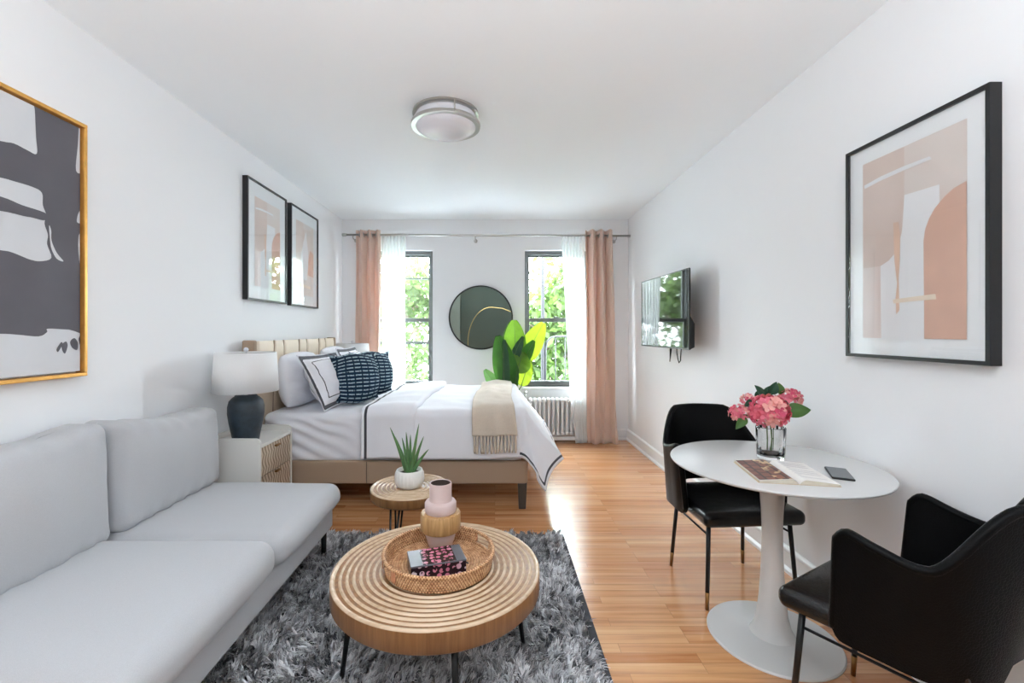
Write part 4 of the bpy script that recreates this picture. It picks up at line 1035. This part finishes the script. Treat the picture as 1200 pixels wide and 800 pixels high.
# ------------------------------------------------------------------ armchairs
def make_chair(lab, x, y, rz):
    t = thing('leather_armchair', lab, 'chair', (x, y, 0), rz, 'black croc leather armchairs')
    # plan line of the shell: from the left arm front, round the back, to the right arm front
    pts = []
    for k in range(13): pts.append((-.272-.004*math.sin(k/12*PI), .078-.128*k/12))
    for k in range(1, 40):
        a = PI+PI*k/40; c, s = math.cos(a), math.sin(a); e = .74
        pts.append((.272*math.copysign(abs(c)**e, c), -.05-.215*abs(s)**e))
    for k in range(13): pts.append((.272+.004*math.sin(k/12*PI), -.05+.128*k/12))
    n = len(pts); d = [0]
    for i in range(1, n): d.append(d[-1]+math.dist(pts[i], pts[i-1]))
    sv = [2*q/d[-1]-1 for q in d]
    nz = 26; th = .026
    def top(s):
        a = abs(s)
        if a < .58: z = .694+.188*(1-ss(0.24, .58, a))
        else: z = .694+.042*ss(.60, .97, a)
        if a > .93: z -= .03*((a-.93)/.07)**2.2
        return z
    def bot(s):
        a = abs(s)
        z = .398 if a > .30 else .398+.075*ss(.30, .20, a)
        if a > .95: z += .03*((a-.95)/.05)**2
        return z
    nr = []
    for i in range(n):
        a, b = pts[max(0, i-1)], pts[min(n-1, i+1)]; tx, ty = b[0]-a[0], b[1]-a[1]; L = math.hypot(tx, ty); nr.append((-ty/L, tx/L))
    if nr[n//2][1] > 0: nr = [(-p, -q) for p, q in nr]
    def pt(i, v, off):
        s = sv[i]; z = lerp(bot(s), top(s), v); h = (z-.40)/.48; bk = 1-ss(0, .55, abs(s))
        x = pts[i][0]*(1+.13*h*(1-.25*bk)); yy = pts[i][1]-(.085*h)*bk-.004
        if abs(s) > .8: yy += -.03*h*ss(.8, 1, abs(s))
        return (x+nr[i][0]*off, yy+nr[i][1]*off, z)
    V = []; Fc = []
    for off in (0, -th):
        for i in range(n):
            for j in range(nz): V.append(pt(i, j/(nz-1), off))
    B = n*nz
    for i in range(n-1):
        for j in range(nz-1):
            q = (i*nz+j, (i+1)*nz+j, (i+1)*nz+j+1, i*nz+j+1); Fc.append(q); Fc.append(tuple(B+p for p in reversed(q)))
        for j in (0, nz-1): Fc.append((i*nz+j, (i+1)*nz+j, B+(i+1)*nz+j, B+i*nz+j))
    for i in (0, n-1):
        for j in range(nz-1): Fc.append((i*nz+j, i*nz+j+1, B+i*nz+j+1, B+i*nz+j))
    o = loc_part(MB().add(V, Fc), 'shell_back', 'leather', t); o.data.set_sharp_from_angle(angle=math.radians(50))
    # piping along front edges and top line
    line = [pt(0, j/(nz-1), -th/2) for j in range(nz)]+[pt(i, 1, -th/2) for i in range(1, n-1)]+[pt(n-1, 1-j/(nz-1), -th/2) for j in range(nz)]
    loc_part(MB().tube(line, .0145, 10), 'piping', 'leather', t)
    # inner back cushion
    def fn(q, h):
        p = Vector(q); u, v = p.x/h[0], p.y/h[1]
        p.x *= 1-.08*(-v+1)*.5
        if p.z > 0: p.z += .014*max(0, 1-abs(u)**3)*max(0, 1-abs(v)**3)
        return p
    loc_part(MB().rbox((0, .015, .432), (.252, .235, .036), .03, 5, 12, fn), 'seat', 'seat_leather', t)
    sp = [(.232*math.copysign(abs(math.cos(a))**.35, math.cos(a))*(1-.04*(1-math.sin(a))), .015+.222*math.copysign(abs(math.sin(a))**.35, math.sin(a)), .462) for a in [2*PI*k/72 for k in range(72)]]
    for sx in (-1, 1):
        for (lx_, ly_, fx, fy) in ((.205, .185, .228, .212), (.19, -.165, .212, -.2)):
            A = Vector((sx*lx_, ly_, .40)); Bf = Vector((sx*fx, fy, 0)); k = A.lerp(Bf, .80)
            lg = loc_part(MB().tube([A, k], [.0105, .0095], 12), 'leg', 'black_metal', t)
            loc_part(MB().tube([k, Bf], [.0098, .0085], 12), 'brass_tip', 'brass', lg)
        a = Vector((sx*.2085, .189, .345)); b = Vector((sx*.1935, -.170, .345))
        loc_part(MB().tube([a, b], .005, 8), 'stretcher', 'black_metal', t)
    return t
make_chair('black croc-leather armchair facing the camera from behind the white round table', 1.225, 2.40, PI+math.radians(4))
make_chair('black croc-leather armchair in front of the table, its back to the camera', 1.297, 1.462, math.radians(30.5))

# ------------------------------------------------------------------ things on the round table
t = thing('glass_vase', 'clear ribbed glass vase on the round white table', 'vase', (1.242, 2.05, TZ_))
prof = [(.050,.0),(.054,.002),(.055,.02),(.0565,.07),(.059,.14),(.0587,.142),(.0575,.142),(.0568,.138),(.0540,.07),(.0522,.014),(.0005,.011)]
loc_part(MB().lathe(prof, 96, fr=lambda a, k: 1+(.022*abs(math.sin(8*a)) if 1 <= k <= 4 else 0)), 'glass_body', 'crystal', t)
mt['petal'] = thin_leaf('pink_petal', (236, 128, 148), .3, .6, (240, 150, 165)); mt['petal2'] = thin_leaf('peach_petal', (244, 176, 168), .25, .6, (240, 170, 160))
mt['petal3'] = thin_leaf('deep_pink_petal', (220, 92, 124), .2, .6, (220, 100, 120))
mt['fl_leaf'] = thin_leaf('flower_leaf', (70, 104, 48), .2, .5); mt['fl_dark'] = thin_leaf('dark_flower_leaf', (42, 76, 56), .15, .5)
mt['stem'] = mk('green_stem', (84, 112, 64), .5, var=(20, .2))
def leaf_blade(m, base, tip, width, up, mi=0, curl=.15):
    d = tip-base; L = d.length; d.normalize(); s = d.cross(up).normalized(); n = s.cross(d)
    def f(u, v):
        w = width*math.sin(PI*min(1, v**.8))**.8*(1-.25*v); q = (u-.5)*2
        return base+d*L*v+s*w*q+n*(abs(q)*w*.35+curl*L*math.sin(PI*v)*.5)
    m.grid(7, 12, f, mi)
def hydrangea(lab, cpx, Y, rad, nfl, leaves, seed):
    c = P(cpx[0], cpx[1], Y); r = random.Random(seed)
    t = thing('hydrangea', lab, 'flower', (1.242, 2.05, TZ_+.03), 0, 'hydrangeas in the glass vase')
    m = MB()
    for k in range(nfl):
        z = 1-1.65*(k+.5)/nfl; a = k*2.39996+r.uniform(-.2,.2); q = math.sqrt(max(0, 1-z*z))
        nrm = Vector((q*math.cos(a), q*math.sin(a), z)).normalized(); nrm = (nrm+Vector((r.uniform(-.3,.3), r.uniform(-.3,.3), r.uniform(-.3,.3)))).normalized()
        ctr = c+Vector((nrm.x, nrm.y, nrm.z*.88))*rad*r.uniform(.82, 1.0); s = nrm.orthogonal().normalized(); w = nrm.cross(s); a0 = r.uniform(0, PI); mi = r.choice((0,0,0,1,1,2)); R_ = rad*.31 if rad > .06 else rad*.42
        for j in range(4):
            b = a0+j*PI/2; e = s*math.cos(b)+w*math.sin(b); f = nrm.cross(e)
            V = [ctr, ctr+e*R_*.5+f*R_*.42+nrm*R_*.12, ctr+e*R_*.95+f*R_*.28+nrm*R_*.3, ctr+e*R_*1.05+nrm*R_*.22, ctr+e*R_*.95-f*R_*.28+nrm*R_*.3, ctr+e*R_*.5-f*R_*.42+nrm*R_*.12]
            m.add(V, [(0,1,2,3),(0,3,4,5)], mi)
    m.build('flower_head', ['petal', 'petal2', 'petal3'], t, fixn=False)
    foot = Vector((1.242+(c.x-1.242)*.12, 2.05+(c.y-2.05)*.12, TZ_+.028)); neck = Vector((1.242+(c.x-1.242)*.15, 2.05+(c.y-2.05)*.2, TZ_+.14))
    MB().tube([foot, foot.lerp(neck, .5)+Vector((.004,0,0)), neck, neck.lerp(c, .5)+Vector((0,0,.012)), c], .0032, 8).build('stem', 'stem', t)
    for (b, tp, wd, mat) in leaves:
        m = MB(); leaf_blade(m, P(*b), P(*tp), wd, Vector((0,-.75,.65))); m.build('leaf', mat, t, fixn=False)
    return t
hydrangea('large pink hydrangea head in the middle of the glass vase', (901, 482), 2.0, .078, 95,
          [((919,485,2.0), (950.5,480,1.98), .040, 'fl_leaf'), ((893,466,2.06), (884,451,2.06), .024, 'fl_dark'), ((903,462,2.06), (910,447,2.05), .024, 'fl_dark'), ((896,468,2.07), (902,452,2.09), .024, 'fl_dark')], 1)
hydrangea('small pink hydrangea cluster at the left of the bouquet', (866, 484), 2.03, .040, 30,
          [((874,489,2.0), (862,503,1.98), .022, 'fl_leaf'), ((884,472,2.03), (872,476,2.02), .022, 'fl_dark')], 2)
hydrangea('small pink hydrangea cluster at the upper left of the bouquet', (876, 468), 2.08, .030, 20, [((886,468,2.09), (895,456,2.1), .022, 'fl_dark')], 5)
hydrangea('small pink hydrangea cluster at the upper right of the bouquet', (926, 467), 2.08, .046, 34,
          [((914,474,2.04), (926,476,2.02), .026, 'fl_dark'), ((914,462,2.09), (912,448,2.10), .022, 'fl_leaf')], 3)
# open book
t = thing('open_book', 'open paperback with a dark photo on its left page, on the round table', 'book', (1.157, 1.828, TZ_), math.radians(-10))
def page_img():
    m = N('photo_page'); v = m.co('Object'); sp = m.n('ShaderNodeSeparateXYZ'); m.l(v, sp.inputs[0])
    br = m.n('ShaderNodeTexBrick'); m.l(m.co('Object', (1,1,1), (0,0,PI/2)), br.inputs['Vector'])
    for k, x in (('Scale', 1.0), ('Mortar Size', .004), ('Brick Width', .05), ('Row Height', .036)): br.inputs[k].default_value = x
    br.inputs['Color1'].default_value = lin((104, 66, 58)); br.inputs['Color2'].default_value = lin((136, 90, 76)); br.inputs['Mortar'].default_value = lin((62, 48, 46))
    k = m.math('MULTIPLY', m.math('GREATER_THAN', sp.outputs[0], -.075), m.math('GREATER_THAN', m.noise(v, 32, 1), .56))
    m.bsdf(m.mix(k, br.outputs['Color'], lin((206, 180, 140))), .4, 0, .5); return m.m
mt['photo'] = page_img()
def page_block(sx, w=.136, l=.275, hmax=.019):
    def prof(u): return hmax*(1-(1-min(1,u*5))**2)*(1-.62*u)+.0015
    m = MB()
    m.grid(20, 3, lambda u, v: (sx*(.001+w*u), -l/2+l*v, prof(u)), 0); m.grid(20, 3, lambda u, v: (sx*(.001+w*u), -l/2+l*v, .0008), 1)
    for yy in (-l/2, l/2): m.grid(20, 2, lambda u, v: (sx*(.001+w*u), yy, lerp(.0008, prof(u), v)), 1)
    m.grid(2, 3, lambda u, v: (sx*(.001+w), -l/2+l*v, lerp(.0008, prof(1), u)), 1)
    return m, prof
for sx in (-1, 1):
    m, pf = page_block(sx); o = loc_part(m, 'page_block', ['page', 'page_edge'], t)
    if sx < 0:
        m = MB().grid(20, 3, lambda u, v: (-(.001+.134*u), -.132+.264*v, pf(u)+.0007)); loc_part(m, 'photo_page', 'photo', t)
m = MB().box((-.14,-.139,0), (.14,.139,.0008)); loc_part(m, 'cover', mk('book_cover_tan', (186, 150, 98), .6, var=(20, .1)), t)
for k in range(9):
    m = MB().grid(8, 2, lambda u, v: (.022+(.092 if k % 4 != 3 else .06)*u, .095-.024*k+.0035*v, page_block(1)[1]((.022+.092*u)/.136)+.0007)); loc_part(m, 'text_line', mk('grey_print', (168, 168, 172), .7, var=(90, .2)), t)
t = thing('mobile_phone', 'dark grey mobile phone lying right of the open book', 'phone', (1.371, 1.812, TZ_), math.radians(-27))
loc_part(MB().rbox((0,0,.0045), (.037,.078,.004), .0035, 3, 2), 'phone_body', 'tv_black', t)
loc_part(MB().box((-.0345,-.0755,.0086), (.0345,.0755,.0091)), 'phone_screen', mk('phone_screen_grey', (74, 78, 82), .15, 0, .5, var=(10, .03)), t)

# ------------------------------------------------------------------ banana-leaf plant behind the bed
t = thing('banana_leaf_plant', 'tall bright green broad-leaf plant behind the bed under the mirror', 'potted plant', (.14, 5.17, 0))
m = MB().lathe([(.10,0),(.125,.01),(.14,.14),(.145,.26),(.138,.275),(.128,.27),(.12,.24),(.0005,.24)], 48, (.14, 5.17, 0)); m.build('pot', 'pot', t)
MB().lathe([(.12,.241),(.06,.25),(.0005,.252)], 24, (.14, 5.17, 0)).build('soil', 'soil', t)
mt['ban_a'] = thin_leaf('bright_banana_leaf', (92, 138, 42), .4, .35, (124, 164, 52)); mt['ban_b'] = thin_leaf('mid_banana_leaf', (54, 104, 44), .3, .35, (84, 140, 44))
mt['ban_y'] = thin_leaf('lime_banana_leaf', (138, 164, 44), .5, .35, (150, 176, 44)); mt['ban_p'] = thin_leaf('pale_banana_leaf', (100, 146, 84), .4, .4, (120, 166, 92)); mt['ban_d'] = thin_leaf('dark_banana_leaf', (40, 78, 46), .15, .35)
root = Vector((.14, 5.17, .25))
def ban(base, tip, wpx, mat, Y0, Y1, bend=.03, face=(0,-1,.15)):
    b, e = P(base[0], base[1], Y0), P(tip[0], tip[1], Y1); wd = wpx*Y0/F/2*1.06
    d = (e-b); L = d.length; d.normalize(); up = Vector(face); s = d.cross(up).normalized(); n = s.cross(d)
    def f(u, v):
        q = (u-.5)*2; w = wd*(math.sin(PI*(v**.72*.94+.03))**.62)
        return b+d*L*v+s*w*q+n*(-.22*w*(abs(q)**1.3)+bend*math.sin(PI*v)+.004*math.sin(26*v+5*q)*abs(q))
    lf = MB().grid(15, 30, f); o = lf.build('leaf', mat, t, fixn=False)
    mr = [b+d*L*k/12+n*(bend*math.sin(PI*k/12)+.003) for k in range(13)]
    MB().tube(mr, [.005-.0035*k/12 for k in range(13)], 6).build('midrib', 'stem', o)
    rt = root+Vector((random.uniform(-.03,.03), random.uniform(-.03,.03), 0))
    MB().tube([rt, rt.lerp(b, .5)+Vector(((b.x-rt.x)*-.15, 0, .05)), b, b+d*.03], [.012,.009,.006,.005], 8).build('stalk', 'stem', o)
ban((604,421), (602.5,375), 25, 'ban_a', 5.16, 5.12)
ban((598,456), (584,394), 27, 'ban_b', 5.08, 5.02)
ban((592,458), (591,398), 14, 'ban_d', 5.06, 5.0, .02, (-.7,-1,.1))
ban((612,424), (637,378), 24, 'ban_y', 5.24, 5.22)
ban((604,434), (626,399), 17, 'ban_b', 5.13, 5.10, .02, (.5,-1,.1))
ban((606,437), (612,412), 25, 'ban_a', 5.10, 5.07)
ban((611,452), (620,420), 17, 'ban_y', 5.2, 5.18)
ban((586,459), (568,433), 14, 'ban_p', 5.12, 5.1)
ban((600,426), (613,394), 12, 'ban_d', 5.1, 5.08, .02, (-.6,-1,.2))
ban((600,462), (606,428), 11, 'ban_b', 5.06, 5.03, .02, (.7,-1,0))

# ------------------------------------------------------------------ arc lamp behind the camera, seen in the round mirror
t = thing('arc_floor_lamp', 'brass arc floor lamp, its thin arc reflected in the round mirror', 'floor lamp', (-.72, -1.0, 0))
m = MB().lathe([(.16,0),(.16,.025),(.15,.032),(.02,.034),(.015,.05)], 48, (-.72,-1.0,0)); m.build('base', 'black_metal', t, auto=35)
pts = [(-.72,-1.0,.04), (-.72,-1.0,.5), (-.715,-1.0,.95)]+[(-.72+.62*(1-math.cos(a)), -1.0, 1.02+.95*math.sin(a)) for a in [PI*.5*k/14 for k in range(15)]]+[(.2,-1.0,1.94),(.55,-1.0,1.80),(.80,-1.0,1.60)]
MB().tube(pts, .0105, 10).build('arc_pole', 'pale_gold', t)
m = MB().lathe([(.03,1.60),(.05,1.58),(.13,1.50),(.15,1.44),(.147,1.44),(.125,1.495),(.04,1.57),(.0005,1.575)], 40, (.80,-1.0,0)); m.build('lamp_shade', 'brass', t)

# ------------------------------------------------------------------ light
W = bpy.data.worlds.new('sky'); S.world = W; W.use_nodes = True; nt = W.node_tree; nt.nodes.clear()
out = nt.nodes.new('ShaderNodeOutputWorld'); bg = nt.nodes.new('ShaderNodeBackground'); tc = nt.nodes.new('ShaderNodeTexCoord'); sp = nt.nodes.new('ShaderNodeSeparateXYZ'); rp = nt.nodes.new('ShaderNodeValToRGB')
nt.links.new(tc.outputs['Generated'], sp.inputs[0]); nt.links.new(sp.outputs[2], rp.inputs[0]); nt.links.new(rp.outputs[0], bg.inputs[0]); nt.links.new(bg.outputs[0], out.inputs[0])
e = rp.color_ramp.elements; e[0].position = .0; e[0].color = (.405, .455, .485, 1); e[1].position = .75; e[1].color = (.57, .635, .68, 1)
el = rp.color_ramp.elements.new(.2); el.color = (.445, .50, .535, 1)
bg.inputs['Strength'].default_value = SKY
def area(name, loc, rot, sx, sy, power, col=(1,1,1), portal=False):
    l = bpy.data.lights.new(name, 'AREA'); l.shape = 'RECTANGLE'; l.size = sx; l.size_y = sy; l.energy = power; l.color = col
    if portal: l.cycles.is_portal = True
    o = bpy.data.objects.new(name, l); C.objects.link(o); o.location = loc; o.rotation_euler = rot; return o
for k, (x0, x1) in enumerate(WIN):
    area('window_portal', ((x0+x1)/2, YB+.28, (WZ0+WZ1)/2), (-PI/2, 0, 0), x1-x0+.1, WZ1-WZ0+.1, 1, portal=True)
area('added_bounce_fill', (-.1, -.35, 1.78), (PI-.02, 0, 0), 1.6, .8, REAR, (.885, .945, 1))  # added fill light behind the camera, aimed up to bounce off the ceiling
sl = bpy.data.lights.new('sun', 'SUN'); sl.energy = SUN; sl.angle = .03; sl.color = (1, .96, .88)
so = bpy.data.objects.new('sun', sl); C.objects.link(so); so.rotation_euler = (math.radians(38), 0, math.radians(20))

# ------------------------------------------------------------------ camera
cam = bpy.data.cameras.new('camera'); co = bpy.data.objects.new('camera', cam); C.objects.link(co)
co.location = (0, 0, HC); co.rotation_euler = (PI/2, 0, 0)
cam.sensor_width = 36; cam.sensor_fit = 'HORIZONTAL'; cam.lens = 36*F/1200; cam.shift_x = 20/1200; cam.shift_y = -12/1200; cam.clip_start = .02
S.camera = co
S.view_settings.view_transform = 'Standard'; S.view_settings.look = 'None'; S.view_settings.gamma = 1; S.view_settings.use_curve_mapping = False
S.view_settings.exposure = EXPO
S.cycles.use_denoising = True
S.cycles.max_bounces = 14; S.cycles.diffuse_bounces = 8; S.cycles.transparent_max_bounces = 24; S.cycles.transmission_bounces = 10
S.cycles.sample_clamp_indirect = 8
